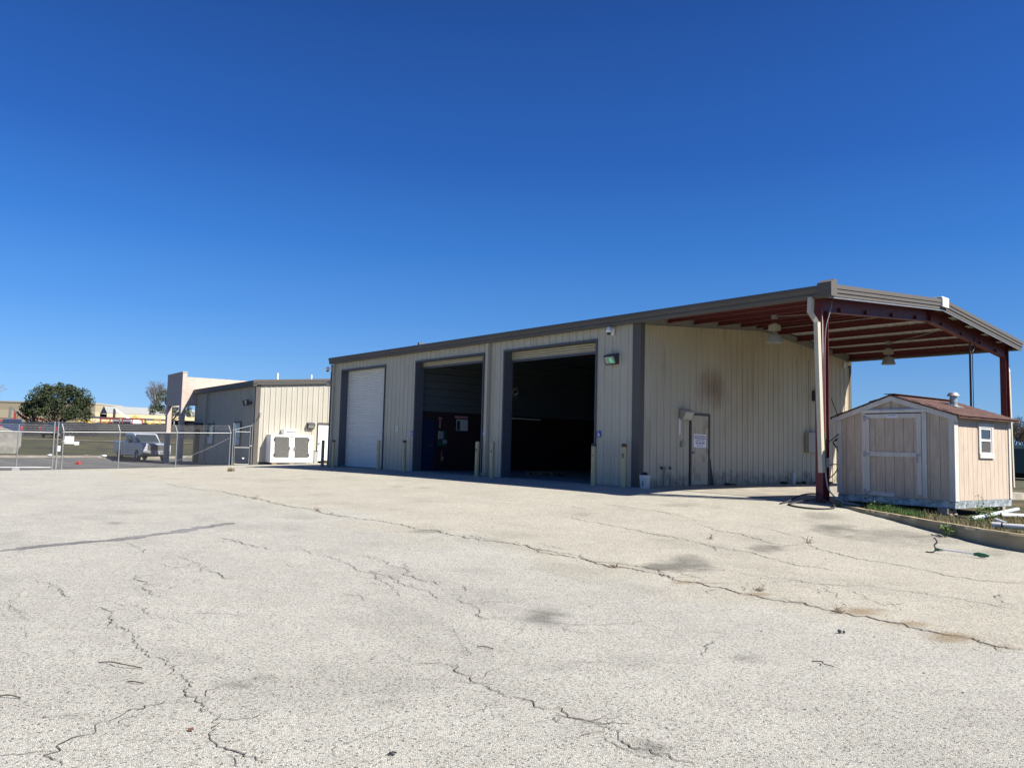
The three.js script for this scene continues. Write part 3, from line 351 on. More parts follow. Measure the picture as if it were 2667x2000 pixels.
  obj('added_dark_ceiling', B().quads([[V(-WL, roofY(-0.2) - 0.235, -0.17), V(-0.17, roofY(-0.2) - 0.235, -0.17), V(-0.17, roofY(-WW / 2) - 0.235, -WW / 2), V(-WL, roofY(-WW / 2) - 0.235, -WW / 2)], [V(-WL, roofY(-WW / 2) - 0.235, -WW / 2), V(-0.17, roofY(-WW / 2) - 0.235, -WW / 2), V(-0.17, roofY(-WW) - 0.235, -WW + 0.17), V(-WL, roofY(-WW) - 0.235, -WW + 0.17)]]), mat.inside, shop);  // dark sheet added under the roof to keep the bays dim
  obj('ridge_cap', B().bar(V(x0, 5.425, -WW / 2 + 0.12), V(RX, 5.425, -WW / 2 + 0.12), 0.26, 0.012).bar(V(x0, 5.425, -WW / 2 - 0.12), V(RX, 5.425, -WW / 2 - 0.12), 0.26, 0.012), mat.roofOut, shop);
  // gutter: stepped section along the front eave, and along the rear
  const gsec = [[0.03, 4.64], [0.2, 4.62], [0.235, 4.7], [0.225, 4.74], [0.265, 4.82], [0.265, 4.905], [0.25, 4.905], [0.245, 4.84], [0.03, 4.84]];
  for (const back of [0, 1]) { const gs = back ? gsec.map(([z, y]) => [-WW - z, y]).reverse() : gsec; obj('gutter', B().ext(gs.map(([z, y]) => [-z, y]), RX - 0.05 + WL + 0.2, {}, -WL - 0.2, 0, 0, 0, Math.PI / 2), mat.trim, shop); }
  // rake trim: stepped board up and over the ridge, with corner boxes and a white ridge patch
  const rk = B();
  for (const [za, zb] of [[0.2, -WW / 2], [-WW - 0.2, -WW / 2]]) for (const [o, lo, hi] of [[0, -0.24, -0.15], [0.022, -0.152, -0.06], [0.04, -0.062, 0.035]])
    rk.quads([[V(RX + o, roofY(za) + lo, za), V(RX + o, roofY(zb) + lo, zb), V(RX + o, roofY(zb) + hi, zb), V(RX + o, roofY(za) + hi, za)], [V(RX + o, roofY(za) + lo, za), V(RX + o, roofY(zb) + lo, zb), V(RX + o - 0.04, roofY(zb) + lo, zb), V(RX + o - 0.04, roofY(za) + lo, za)], [V(RX + o, roofY(za) + hi, za), V(RX + o, roofY(zb) + hi, zb), V(RX + o - 0.1, roofY(zb) + hi, zb), V(RX + o - 0.1, roofY(za) + hi, za)]]);
  const rake = obj('rake_trim', rk, mat.trim, shop);
  obj('drip_edge', B().bar(V(RX - 0.02, roofY(0.2) - 0.27, 0.2), V(RX - 0.02, roofY(-WW / 2) - 0.27, -WW / 2), 0.03, 0.03).bar(V(RX - 0.02, roofY(-WW / 2) - 0.27, -WW / 2), V(RX - 0.02, roofY(-WW - 0.2) - 0.27, -WW - 0.2), 0.03, 0.03), mat.galv, rake);
  obj('corner_box', B().ext([[-0.3, 4.63], [-0.03, 4.63], [-0.03, 5.0], [-0.1, 5.04], [-0.3, 4.95]], 0.34, {}, RX - 0.26, 0, 0, 0, Math.PI / 2), mat.trim, rake);
  obj('ridge_patch', B().box(RX + 0.04, roofY(-WW / 2) - 0.06, -WW / 2, 0.06, 0.26, 0.42).box(RX - 0.06, roofY(-WW / 2) + 0.07, -WW / 2, 0.24, 0.03, 0.5), mat.white, rake);
  // purlins under the roof
  for (const z of [0.0, -1.25, -2.5, -3.75, -5.0, -5.9, -6.3, -7.2, -8.45, -9.7, -10.95, -WW]) {
    const y = roofY(z) - 0.012; obj('purlin', B().span(-0.02, RX - 0.06, y - 0.2, y, z - 0.01, z + 0.01).span(-0.02, RX - 0.06, y - 0.2, y - 0.185, z, z + 0.07).span(-0.02, RX - 0.06, y - 0.012, y, z - 0.07, z), mat.red, shop);
  }
  // end frame: columns and haunched rafters
  const FX = 5.35;
  for (const [z0, z1, dir] of [[-0.03, -0.31, -1], [-WW + 0.03, -WW + 0.31, 1]]) {
    const c = obj('column', B().span(FX - 0.008, FX + 0.008, -0.12, 4.66, z0, z1).span(FX - 0.09, FX + 0.09, -0.12, 4.68, z0 - 0.007, z0 + 0.007).span(FX - 0.09, FX + 0.09, -0.12, 4.4, z1 - 0.007, z1 + 0.007), mat.red, shop);
    obj('base_plate', B().span(FX - 0.14, FX + 0.14, -0.09, -0.035, Math.min(z0, z1) - 0.05, Math.max(z0, z1) + 0.05), mat.rust, c);
    const zr = -WW / 2, bot = z => mix(4.38, 4.87, clamp(Math.abs(z - z1) / Math.abs(zr - z1))), top = z => roofY(z) - 0.215;
    const w = B().quads([[V(FX - 0.006, bot(z1), z1), V(FX - 0.006, bot(zr), zr), V(FX - 0.006, top(zr), zr), V(FX - 0.006, top(z0), z0)], [V(FX + 0.006, bot(z1), z1), V(FX + 0.006, bot(zr), zr), V(FX + 0.006, top(zr), zr), V(FX + 0.006, top(z0), z0)]]);
    w.bar(V(FX, bot(z1) - 0.005, z1), V(FX, bot(zr) - 0.005, zr), 0.17, 0.016).bar(V(FX, top(z0) + 0.005, z0), V(FX, top(zr) + 0.005, zr), 0.17, 0.016);
    const rt = obj('rafter', w, mat.red, shop);
    obj('splice_plate', B().span(FX - 0.09, FX + 0.09, 4.84, 5.2, zr - 0.012 * dir, zr + 0.012 * -dir * 2), mat.red, rt);
    for (const t of [0.12, 0.35, 0.6, 0.85]) { const z = mix(z1, zr, t); obj('clip', B().span(FX, FX + 0.07, bot(z) + 0.02, bot(z) + 0.12, z - 0.06, z + 0.06), mat.red, rt); }
  }
  for (const x of [-6.6, -12.6]) for (const s of [0, 1]) obj('rafter', B().bar(V(x, 4.35, s ? -WW + 0.2 : -0.2), V(x, 4.85, -WW / 2), 0.16, 0.3), mat.red, shop);
  // downspouts
  obj('downspout', B().bar(V(5.3, 4.66, 0.21), V(5.28, 4.29, 0.21), 0.13, 0.1).bar(V(5.28, 4.31, 0.21), V(5.4, 4.06, 0.13), 0.13, 0.1).bar(V(5.4, 4.08, 0.13), V(5.47, 0.63, 0.09), 0.13, 0.1), mat.cream, shop);
  obj('downspout', B().bar(V(5.3, 4.66, -WW - 0.2), V(5.28, 4.1, -WW - 0.2), 0.12, 0.1).bar(V(5.28, 4.12, -WW - 0.2), V(5.36, 3.9, -WW - 0.12), 0.12, 0.1).bar(V(5.36, 3.92, -WW - 0.12), V(5.42, 0.12, -WW - 0.1), 0.12, 0.1), mat.cream, shop);
  obj('downspout', B().bar(V(-6.82, 4.68, 0.1), V(-6.82, 0.12, 0.1), 0.13, 0.1).bar(V(-6.82, 0.15, 0.1), V(-6.82, 0.05, 0.24), 0.13, 0.1), mat.wall, shop);
  obj('downspout', B().bar(V(-18.2, 4.64, 0.1), V(-18.2, -0.02, 0.1), 0.12, 0.1), mat.wall, shop);
  obj('downspout', B().bar(V(-18.42, 4.6, 0.08), V(-18.42, -0.05, 0.08), 0.11, 0.09), mat.jamb, shop);
  // roller doors: jambs, head, curtain
  DOORS.forEach(([a, c], i) => {
    const df = obj('door_frame', B().span(a - 0.06, a - 0.003, -0.1, DH + 0.06, -0.34, 0.06).span(c + 0.003, c + 0.06, -0.1, DH + 0.06, -0.34, 0.06).span(a - 0.003, c + 0.003, DH + 0.003, DH + 0.06, -0.34, 0.06), mat.jamb, shop);
    obj('lightened_reveal', B().span(a - 0.003, a + 0.004, -0.1, DH, -0.335, 0.05), mat.revealLightened, df); obj('lightened_reveal', B().span(c - 0.004, c + 0.003, -0.1, DH, -0.335, 0.05), mat.revealLightened, df);  // thin paler sheets added on the inner faces, light put into their colour
    a += 0.006; c -= 0.006; const y0 = i === 0 ? 0.0 : i === 1 ? 4.09 : 3.99, q = [], pitch = 0.076, za = -0.29;
    for (let y = y0; y < DH; y += pitch) { const p = [[0, 0], [0.018, 0.3], [0.022, 0.5], [0.018, 0.7], [0, 0.92], [-0.004, 1]]; for (let k = 0; k < 5; k++) q.push([V(a, y + p[k][1] * pitch, za + p[k][0]), V(c, y + p[k][1] * pitch, za + p[k][0]), V(c, y + p[k + 1][1] * pitch, za + p[k + 1][0]), V(a, y + p[k + 1][1] * pitch, za + p[k + 1][0])]); }
    const cu = obj('roller_door', B().quads(q), i === 0 ? mat.curtain : mat.curtainTan, shop);
    obj('bottom_bar', B().span(a + 0.02, c - 0.02, y0 - 0.06, y0 + 0.02, za - 0.02, za + 0.025), i === 0 ? mat.curtain : mat.jamb, cu);
    if (i) obj('drum', B().cyl(V(a + 0.05, 4.42, -0.5), V(c - 0.05, 4.42, -0.5), 0.2, 0.2, 14), mat.inside, cu);
  });
  // steel side door under the canopy
  const md = obj('side_door', B().span(-0.02, 0.022, 0.03, 2.12, DZ0 - 0.06, DZ1 + 0.06), M(lin(0.52, 0.46, 0.34), 0.85, { map: tex(128, 256, (u, v) => { const s = 0.9 + 0.1 * fbm(u * 8, v * 16, 4), d = 0.12 * sstep(0.5, 0.75, fbm(u * 5 + 3, v * 8, 4)); return [s * (1 - d * 0.8), s * (1 - d), s * (1 - d * 1.3)]; }, 1, 2.2) }), shop);
  obj('door_frame', B().span(-0.03, 0.05, 0, 2.185, DZ0 - 0.058, DZ0).span(-0.03, 0.05, 0, 2.185, DZ1, DZ1 + 0.058).span(-0.03, 0.05, 2.125, 2.185, DZ0 - 0.058, DZ1 + 0.058), mat.trim, md);
  obj('door_knob', B().lathe([[0, 0], [0.04, 0], [0.04, 0.012], [0.015, 0.02], [0.015, 0.04], [0.03, 0.05], [0.03, 0.07], [0, 0.08]], 14, 0.022, 1.0, DZ0 - 0.14, 0, -Math.PI / 2), mat.steelGrey, md);
  for (const y of [0.35, 1.05, 1.8]) obj('hinge', B().box(0.035, y, DZ1 + 0.065, 0.02, 0.11, 0.03), mat.rust, md);
  obj('flashing', B().quads([[V(0.02, 1.0, -3.27), V(0.07, 0.0, -3.42), V(0.02, 0.0, -3.27), V(0.02, 0.5, -3.27)]]), mat.black, md);
  // interior: floor, partition, dark inner walls
  obj('floor', B().span(-WL + 0.1, -0.1, -0.2, 0.006, -WW + 0.1, -0.002), mat.floor, shop);
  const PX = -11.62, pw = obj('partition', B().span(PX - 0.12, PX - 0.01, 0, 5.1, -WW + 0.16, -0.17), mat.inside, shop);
  obj('lower_panel', B().span(PX - 0.01, PX + 0.012, 0.006, 2.38, -WW + 0.17, -0.36), mat.maroon, pw);
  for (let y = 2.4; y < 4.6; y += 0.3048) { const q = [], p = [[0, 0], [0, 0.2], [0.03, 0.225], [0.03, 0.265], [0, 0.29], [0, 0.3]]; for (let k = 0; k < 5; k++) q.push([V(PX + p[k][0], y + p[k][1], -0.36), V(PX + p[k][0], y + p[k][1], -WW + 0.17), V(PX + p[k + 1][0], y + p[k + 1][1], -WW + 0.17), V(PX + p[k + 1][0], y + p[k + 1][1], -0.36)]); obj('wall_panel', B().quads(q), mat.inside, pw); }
  const bd = obj('office_door', B().span(PX + 0.015, PX + 0.06, 0.02, 2.06, -0.45, -1.0), mat.blue, pw); obj('handle', B().bar(V(PX + 0.09, 1.0, -0.9), V(PX + 0.09, 1.0, -0.78), 0.02, 0.02), mat.steelGrey, bd);
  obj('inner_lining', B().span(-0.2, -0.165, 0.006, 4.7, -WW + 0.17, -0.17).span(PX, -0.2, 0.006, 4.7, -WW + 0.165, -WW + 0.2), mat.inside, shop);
}
// wall-mounted things
{
  const G1 = 'wall pack lights on the workshop';
  const pack = (name, label, p, ry, green) => {
    const t = thing(name, label, 'wall light', p, ry, G1);
    obj('housing', B().ext([[0, -0.14], [0.1, -0.16], [0.21, 0.06], [0.2, 0.1], [0.02, 0.16], [0, 0.16]], 0.42, { bevelEnabled: true, bevelSize: 0.008, bevelThickness: 0.008, bevelSegments: 2 }, 0.21, 0, 0, 0, -Math.PI / 2), green ? mat.dark : mat.boxTan, t);
    const l = obj('lens', B().quads([[V(-0.18, -0.13, 0.125), V(0.18, -0.13, 0.125), V(0.18, 0.055, 0.222), V(-0.18, 0.055, 0.222)]]), M(green ? lin(0.3, 0.36, 0.33) : lin(0.4, 0.4, 0.37), 0.25), t);
    if (green) obj('indicator', B().quads([[V(0.0, -0.09, 0.15), V(0.12, -0.11, 0.14), V(0.08, 0.0, 0.2), V(0.02, 0.03, 0.214)]]), M(lin(0.05, 0.5, 0.25), 0.4, { emissive: lin(0.05, 0.5, 0.22), emissiveIntensity: 0.35 }), t);
    return t;
  };
  pack('wall_light', 'dark wall light with green glow high beside the wide open roller door', [-0.98, 3.66, 0.045], 0, true);
  pack('wall_light', 'weathered wall light at top corner of the steel side door', [0.045, 2.12, -1.95], Math.PI / 2);
  pack('wall_light', 'small wall light on the workshop corner above the ice freezer', [-18.44, 3.72, 0.14], 0).scale.setScalar(0.75);
  const dome = (label, p, ry) => { const t = thing('security_camera', label, 'camera', p, ry, 'dome security cameras'); obj('bracket', B().box(0, 0, 0.02, 0.1, 0.22, 0.04).bar(V(0, 0.06, 0.04), V(0, 0.06, 0.2), 0.06, 0.06), mat.white, t); obj('housing', B().lathe([[0, 0.1], [0.05, 0.1], [0.07, 0.02], [0.085, 0], [0.085, -0.07], [0, -0.07]], 16, 0, 0.02, 0.2), mat.white, t); obj('lens_dome', B().lathe([[0.066, -0.06], [0.06, -0.1], [0.035, -0.13], [0, -0.14]], 16, 0, 0.02, 0.2), mat.black, t); return t; };
  dome('white dome camera under the gutter by the dark corner trim', [-1.0, 4.48, 0.045], 0);
  dome('white dome camera at the workshop end beside the downspout', [-18.3, 4.38, 0.17], -0.8);
  dome('white dome camera high on the ribbed end wall behind the shed', [0.045, 4.45, -11.7], Math.PI / 2);
  tag(obj('keypad', B().box(0.06, 1.24, -1.9, 0.05, 0.17, 0.14).box(0.088, 1.27, -1.9, 0.008, 0.06, 0.08), mat.boxTan), 'small beige switch box on end wall left of the side door', 'switch');
  tag(obj('conduit', B().bar(V(0.06, 2.0, -1.72), V(0.06, 1.52, -1.72), 0.05, 0.03), mat.white), 'white strip of conduit below the weathered wall light', 'conduit');
  const hb = thing('water_tap', 'black hose taps on a bent pipe low on the end wall', 'tap', [0.05, 0.3, -1.05]);
  obj('pipe', B().tube([V(0.02, -0.02, 0.02), V(0.02, 0.15, 0), V(0.03, 0.28, 0.05), V(0.04, 0.29, 0.14), V(0.03, 0.24, 0.2)], 0.012).tube([V(0.02, 0.1, 0), V(0.03, 0.26, -0.05), V(0.04, 0.28, -0.13), V(0.04, 0.24, -0.19)], 0.012).tube([V(0.02, 0.0, 0.02), V(0.04, -0.08, -0.04), V(0.04, -0.12, 0.02), V(0.03, -0.03, 0.1)], 0.01), mat.steelGrey, hb);
  for (const z of [0.2, -0.19]) obj('valve', B().cyl(V(0.03, 0.24, z), V(0.1, 0.22, z), 0.025, 0.02).box(0.06, 0.27, z, 0.06, 0.012, 0.09), mat.black, hb);
  const ep = thing('electrical_panel', 'grey electrical cabinet with white meter box on the end wall', 'electrical panel', [0.04, 1.1, -9.1]);
  obj('cabinet', B().span(0, 0.16, 0, 0.7, -0.32, 0.28), mat.boxTan, ep); obj('meter_box', B().span(0, 0.22, 0.03, 0.66, -0.62, -0.325), mat.whiteDirty, ep); obj('mark', B().span(0.22, 0.224, 0.48, 0.56, -0.55, -0.4), mat.dark, ep); obj('wire', B().tube([V(0.02, 0.7, -0.1), V(0.02, 1.0, 0.02), V(0.02, 1.5, 0.03), V(0.02, 3.3, 0.02)], 0.008), mat.dark, ep);
  const jb = thing('junction_box', 'dark open junction box high on the end wall behind the downspout', 'box', [0.04, 2.95, -9.5]); obj('back', B().span(0, 0.02, 0, 0.36, -0.16, 0.16), mat.dark, jb); obj('rim', B().span(0.02, 0.1, 0, 0.03, -0.16, 0.16).span(0.02, 0.1, 0.33, 0.36, -0.16, 0.16).span(0.02, 0.1, 0.03, 0.33, -0.16, -0.13).span(0.02, 0.1, 0.03, 0.33, 0.13, 0.16), mat.dark, jb);
  tag(obj('pvc_pipe', B().lathe([[0, 0], [0.06, 0], [0.06, 0.38], [0.052, 0.38], [0.052, 0.02], [0, 0.02]], 16, 0.22, 0.011, -7.75), mat.whiteDirty), 'short white pipe offcut standing on end by the end wall', 'pipe');
  for (const [z, s] of [[-4.05, 1], [-4.35, 0.7], [-7.3, 1.2], [-8.2, 0.8], [-8.6, 1.1], [-9.4, 0.9], [-9.9, 1], [-10.4, 0.8]]) tag(obj('debris_clump', B().add(new THREE.IcosahedronGeometry(0.09 * s, 1).scale(0.7, 0.55, 1.3), 0.14, 0.04 * s, z, 0, z, 0), mat.black), 'dark clump of debris at the foot of the ribbed end wall', 'debris', 'debris clumps along the end wall');
  const bk = thing('bucket', 'white plastic bucket with black rubbish by the workshop corner', 'bucket', [0.25, 0.009, -0.19], 0.3);
  bk.position.set(0.42, G(0.42, 0.24) - 0.002, 0.24);
  obj('pail', B().lathe([[0, 0], [0.13, 0], [0.15, 0.34], [0.158, 0.345], [0.158, 0.37], [0.146, 0.37], [0.125, 0.01], [0, 0.01]], 24), mat.whiteDirty, bk); obj('rim_band', B().lathe([[0.15, 0.27], [0.157, 0.275], [0.157, 0.29], [0.15, 0.295]], 24), mat.whiteDirty, bk); obj('label_print', B().span(-0.012, 0.012, 0.08, 0.22, 0.142, 0.147), mat.blue, bk);
  tag(obj('rubbish_bag', B().add(new THREE.IcosahedronGeometry(0.11, 2).scale(1, 0.7, 0.9), bk.position.x - 0.03, bk.position.y + 0.37, bk.position.z, 0.3, 0, 0.4), mat.black), 'black rubbish stuffed in the top of white bucket', 'rubbish');
  // printed sign on the side door
  const cv = document.createElement('canvas'); cv.width = 512; cv.height = 512; const c = cv.getContext('2d');
  c.fillStyle = '#e4e2ea'; c.fillRect(0, 0, 512, 512); c.fillStyle = '#8c1230'; c.font = 'bold 118px sans-serif'; c.textAlign = 'center'; c.save(); c.translate(256, 125); c.transform(0.78, 0, -0.1, 1, 0, 0); c.fillText('NATIONAL', 0, 0); c.restore();
  c.fillStyle = '#1b2350'; c.fillRect(24, 150, 464, 30); for (const [x, y, w] of [[100, 215, 170], [285, 218, 140], [60, 262, 110], [185, 265, 80], [280, 268, 180], [140, 430, 250]]) for (let k = 0; k < w; k += 17) c.fillRect(x + k, y, 12, 22);
  c.fillStyle = '#8c3a56'; for (const [x, n] of [[95, 3], [210, 3], [325, 4]]) for (let k = 0; k < n; k++) { c.fillRect(x + k * 30, 315, 22, 66); }
  const st = new THREE.CanvasTexture(cv); st.colorSpace = THREE.SRGBColorSpace;
  const sg = new THREE.PlaneGeometry(0.62, 0.4); sg.rotateY(Math.PI / 2); sg.translate(0.027, 1.36, -2.76);
  tag(obj('door_sign', sg, M(0xffffff, 0.5, { map: st })), 'white printed sign with red NATIONAL heading on the side door', 'sign');
  // accessibility sticker and small notices on the front wall
  const cv2 = document.createElement('canvas'); cv2.width = cv2.height = 64; const c2 = cv2.getContext('2d'); c2.fillStyle = '#1c3fb0'; c2.fillRect(0, 0, 64, 64); c2.strokeStyle = '#fff'; c2.lineWidth = 6; c2.beginPath(); c2.arc(28, 40, 13, 0.4, 4.6); c2.moveTo(28, 16); c2.lineTo(28, 34); c2.lineTo(44, 34); c2.lineTo(50, 50); c2.stroke(); c2.fillStyle = '#fff'; c2.beginPath(); c2.arc(27, 11, 5, 0, 7); c2.fill();
  const t2 = new THREE.CanvasTexture(cv2); t2.colorSpace = THREE.SRGBColorSpace;
  const adaM = M(0xffffff, 0.5, { map: t2 }), ada = (x, label) => { const g = new THREE.PlaneGeometry(0.15, 0.19); g.translate(x, 1.48, 0.047); tag(obj('access_sign', g, adaM), label, 'sign', 'blue accessibility stickers'); };
  ada(-1.53, 'blue accessibility sticker between the wide open bay and the dark corner trim'); ada(-7.03, 'blue accessibility sticker on wall beside the downspout'); ada(-11.62, 'blue accessibility sticker by the jamb near the closed roller door');
  for (const [x, y, l] of [[-12.72, 1.66, 'small white notice on ribbed wall between the roller doors'], [-12.3, 1.32, 'tiny lower notice on ribbed wall between the roller doors']]) { const g = new THREE.PlaneGeometry(l[0] === 's' ? 0.2 : 0.16, l[0] === 's' ? 0.26 : 0.06); g.translate(x, y, 0.047); tag(obj('wall_notice', g, mat.whiteDirty), l, 'notice'); }
  // things inside on the partition
  const PX = -11.6;
  const ns = thing('service_sign', 'large red and white printed sign on the maroon inner wall', 'sign', [PX, 1.65, -2.3]);
  obj('board', B().span(0, 0.02, 0, 0.46, -0.38, 0.2), mat.whiteDirty, ns); obj('heading', B().span(0, 0.02, 0.5, 0.6, -0.38, 0.28), M(lin(0.45, 0.2, 0.2), 0.6), ns); obj('figure', B().span(0.02, 0.024, 0.02, 0.4, 0.02, 0.19), mat.dark, ns);
  tag(obj('arrow_sign', B().span(PX, PX + 0.02, 1.72, 2.1, -1.32, -1.24).span(PX, PX + 0.02, 2.1, 2.16, -1.38, -1.18), M(lin(0.3, 0.16, 0.17), 0.6)), 'narrow red and white arrow sign beside the blue door', 'sign');
  const fa = thing('first_aid_board', 'green first aid board with white dispenser on inner wall', 'board', [PX, 1.0, -1.3]); obj('board', B().span(0, 0.015, 0, 0.62, -0.32, 0.12), M(lin(0.012, 0.08, 0.055), 0.6), fa); obj('dispenser', B().span(0.015, 0.1, 0.28, 0.6, -0.1, 0.1), mat.lampGrey, fa); obj('box', B().span(0.015, 0.08, 0.1, 0.25, -0.3, -0.14), mat.lampGrey, fa);
  const fx = thing('fire_extinguisher', 'red fire extinguisher with white label hung on inner wall', 'extinguisher', [PX + 0.1, 0.35, -1.35]); obj('cylinder', B().lathe([[0, 0], [0.07, 0.01], [0.07, 0.38], [0.03, 0.44], [0.025, 0.47], [0, 0.47]], 14), M(lin(0.1, 0.012, 0.012), 0.4), fx); obj('label', B().span(0.066, 0.074, 0.1, 0.22, -0.04, 0.04), mat.lampGrey, fx); obj('nozzle', B().tube([V(0, 0.47, 0), V(0.02, 0.55, -0.06), V(0.05, 0.45, -0.1), V(0.06, 0.25, -0.1)], 0.012).box(-0.05, 0.3, 0, 0.1, 0.04, 0.1), mat.black, fx);
  const rs = thing('round_emblem', 'round pale ringed emblem high on the dark inner wall', 'emblem', [PX + 0.03, 3.43, -5.2]); obj('disc', B().cyl(V(0, 0, 0), V(0.02, 0, 0), 0.24, 0.24, 28), mat.whiteDirty, rs); obj('ring', B().add(new THREE.TorusGeometry(0.2, 0.025, 6, 28).rotateY(Math.PI / 2), 0.02, 0, 0), mat.dark, rs); obj('figure', B().box(0.024, 0.02, 0, 0.008, 0.12, 0.2, 0.6), mat.dark, rs);
  tag(obj('white_shelf', B().span(PX + 0.01, PX + 0.2, 2.24, 2.3, -6.6, -5.0), mat.whiteDirty), 'long white shelf on the inner wall below round emblem', 'shelf');
  const pl = thing('pallet', 'rough wooden pallet lying on the workshop floor', 'pallet', [-7.1, 0.008, -3.0], 0.35);
  for (const x of [-0.5, 0, 0.5]) for (const z of [-0.42, 0, 0.42]) obj('block', B().box(x, 0.06, z, 0.13, 0.09, 0.1), mat.palletWood, pl);
  for (const z of [-0.42, -0.14, 0.14, 0.42]) obj('board', B().box(0, 0.118, z, 1.2, 0.022, 0.13), mat.palletWood, pl); for (const z of [-0.42, 0, 0.42]) obj('runner', B().box(0, 0.008, z, 1.2, 0.016, 0.1), mat.palletWood, pl);
  // bollards
  const bl = thing('bollard', 'dull brown bollard standing in sunlight before white freezer door', 'bollard', [0, 0, 0], 0, 'steel bollards along the workshop');
  const BS = [[-18.35, 0.42, 'dull brown bollard standing in sunlight before the white annex door', mat.bollDark, 0], [-17.45, 0.36, 'pale yellow bollard with rusty top at the downspout corner', mat.yellow, 1], [-13.55, 0.36, 'pale yellow bollard beside the closed white roller door', mat.yellow, 0], [-11.6, 0.36, 'scuffed yellow bollard with rusty top by dark door jamb', mat.yellow, 1], [-6.97, 0.36, 'leaning yellow bollard on the open bay side of the downspout', mat.yellow, 0], [-6.02, 0.45, 'straight yellow bollard between the downspout and the wide open bay', mat.yellow, 0], [-1.33, 0.45, 'yellow bollard with dark cap below the blue accessibility sticker', mat.yellow, 2], [-0.3, 0.3, 'yellow bollard with rusty cap beside the dark corner trim', mat.yellow, 1]];
  BS.forEach(([x, z, label, m, cap], i) => {
    const t = i ? thing('bollard', label, 'bollard', [0, 0, 0], 0, 'steel bollards along the workshop') : bl; t.userData.label = label; t.position.set(x, G(x, z) - 0.03, z); if (i === 4) t.rotation.z = -0.012; if (i === 3) t.rotation.z = 0.012;
    obj('post', B().lathe([[0, -0.1], [0.073, -0.1], [0.073, 1.2], [0.066, 1.222], [0.04, 1.235], [0, 1.24]], 18), m, t);
    if (cap) obj('cap', B().lathe([[0.0735, 1.15], [0.076, 1.15], [0.076, 1.21], [0.068, 1.232], [0.04, 1.243], [0, 1.247]], 18), cap === 1 ? mat.rust : mat.dark, t);
    if (i > 1) obj('bolt_hole', B().cyl(V(0.02, rr(0.8, 1), 0.06), V(0.022, rr(0.8, 1), 0.076), 0.018, 0.018, 8), mat.black, t);
  });
  // hanging lamps under the canopy
  for (const [z, l] of [[-2.6, 'grey bell lamp hanging near the front eave of the canopy'], [-9.6, 'grey bell lamp hanging against the sky under the far canopy slope']]) {
    const yb = 4.12, t = thing('hanging_lamp', l, 'lamp', [2.65, yb, z], 0, 'bell lamps under the canopy'), top = roofY(z) - 0.22 - yb;
    obj('shade', B().lathe([[0.215, 0], [0.222, 0.0], [0.222, 0.03], [0.2, 0.05], [0.185, 0.14], [0.14, 0.22], [0.07, 0.265], [0.05, 0.27], [0.05, 0.255], [0.12, 0.205], [0.17, 0.13], [0.19, 0.04], [0.215, 0]], 28), mat.lampGrey, t);
    obj('socket', B().cyl(V(0, 0.26, 0), V(0, 0.34, 0), 0.035, 0.03, 12), mat.lampGrey, t); obj('ballast', B().box(0, 0.42, 0, 0.26, 0.16, 0.2).box(0, 0.52, 0, 0.14, 0.05, 0.12), mat.boxTan, t); obj('stem', B().cyl(V(0, 0.54, 0), V(0, top - 0.06, 0), 0.014), mat.dark, t); obj('mount_box', B().box(0, top - 0.04, 0, 0.13, 0.11, 0.13), mat.steelGrey, t);
    obj('feed_conduit', B().tube([V(0.06, top - 0.04, 0), V(0.9, top - 0.03, z < -5 ? 0.5 : -0.3), V(2.6, top - 0.02, z < -5 ? 1.9 : -0.6)], 0.012, 5, 14), mat.galv, t);
  }
  // canopy pole, conduits, outlet
  tag(obj('conduit_pole', B().cyl(V(5.28, -0.05, -9.3), V(5.28, 4.62, -9.3), 0.03, 0.03, 10).cyl(V(5.35, 1.2, -9.3), V(5.35, 4.3, -9.3), 0.014, 0.014, 8).tube([V(5.35, 4.3, -9.3), V(5.37, 4.45, -9.42), V(5.38, 4.6, -9.42), V(5.38, 4.86, -9.42)], 0.014), mat.dark), 'dark vertical pole with conduit rising behind the shed roof', 'pole');
  const cc = thing('column_conduit', 'white conduit pipes strapped to the red canopy column', 'conduit', [5.35, 0, 0]);
  obj('pipe', B().tube([V(0.05, 0.85, -0.12), V(0.05, 3.2, -0.12), V(0.05, 4.2, -0.1), V(0.06, 4.62, -0.05)], 0.014, 6, 20), mat.pvc, cc); obj('pipe', B().tube([V(0.09, 0.9, -0.15), V(0.09, 3.6, -0.15), V(0.1, 4.05, -0.2), V(0.14, 4.4, -0.32), V(0.14, 4.66, -0.4)], 0.014, 6, 20), mat.galv, cc); obj('outlet_box', B().box(0.1, 0.86, -0.15, 0.09, 0.21, 0.12).box(0.15, 0.92, -0.15, 0.02, 0.04, 0.06), mat.lampGrey, cc);
}

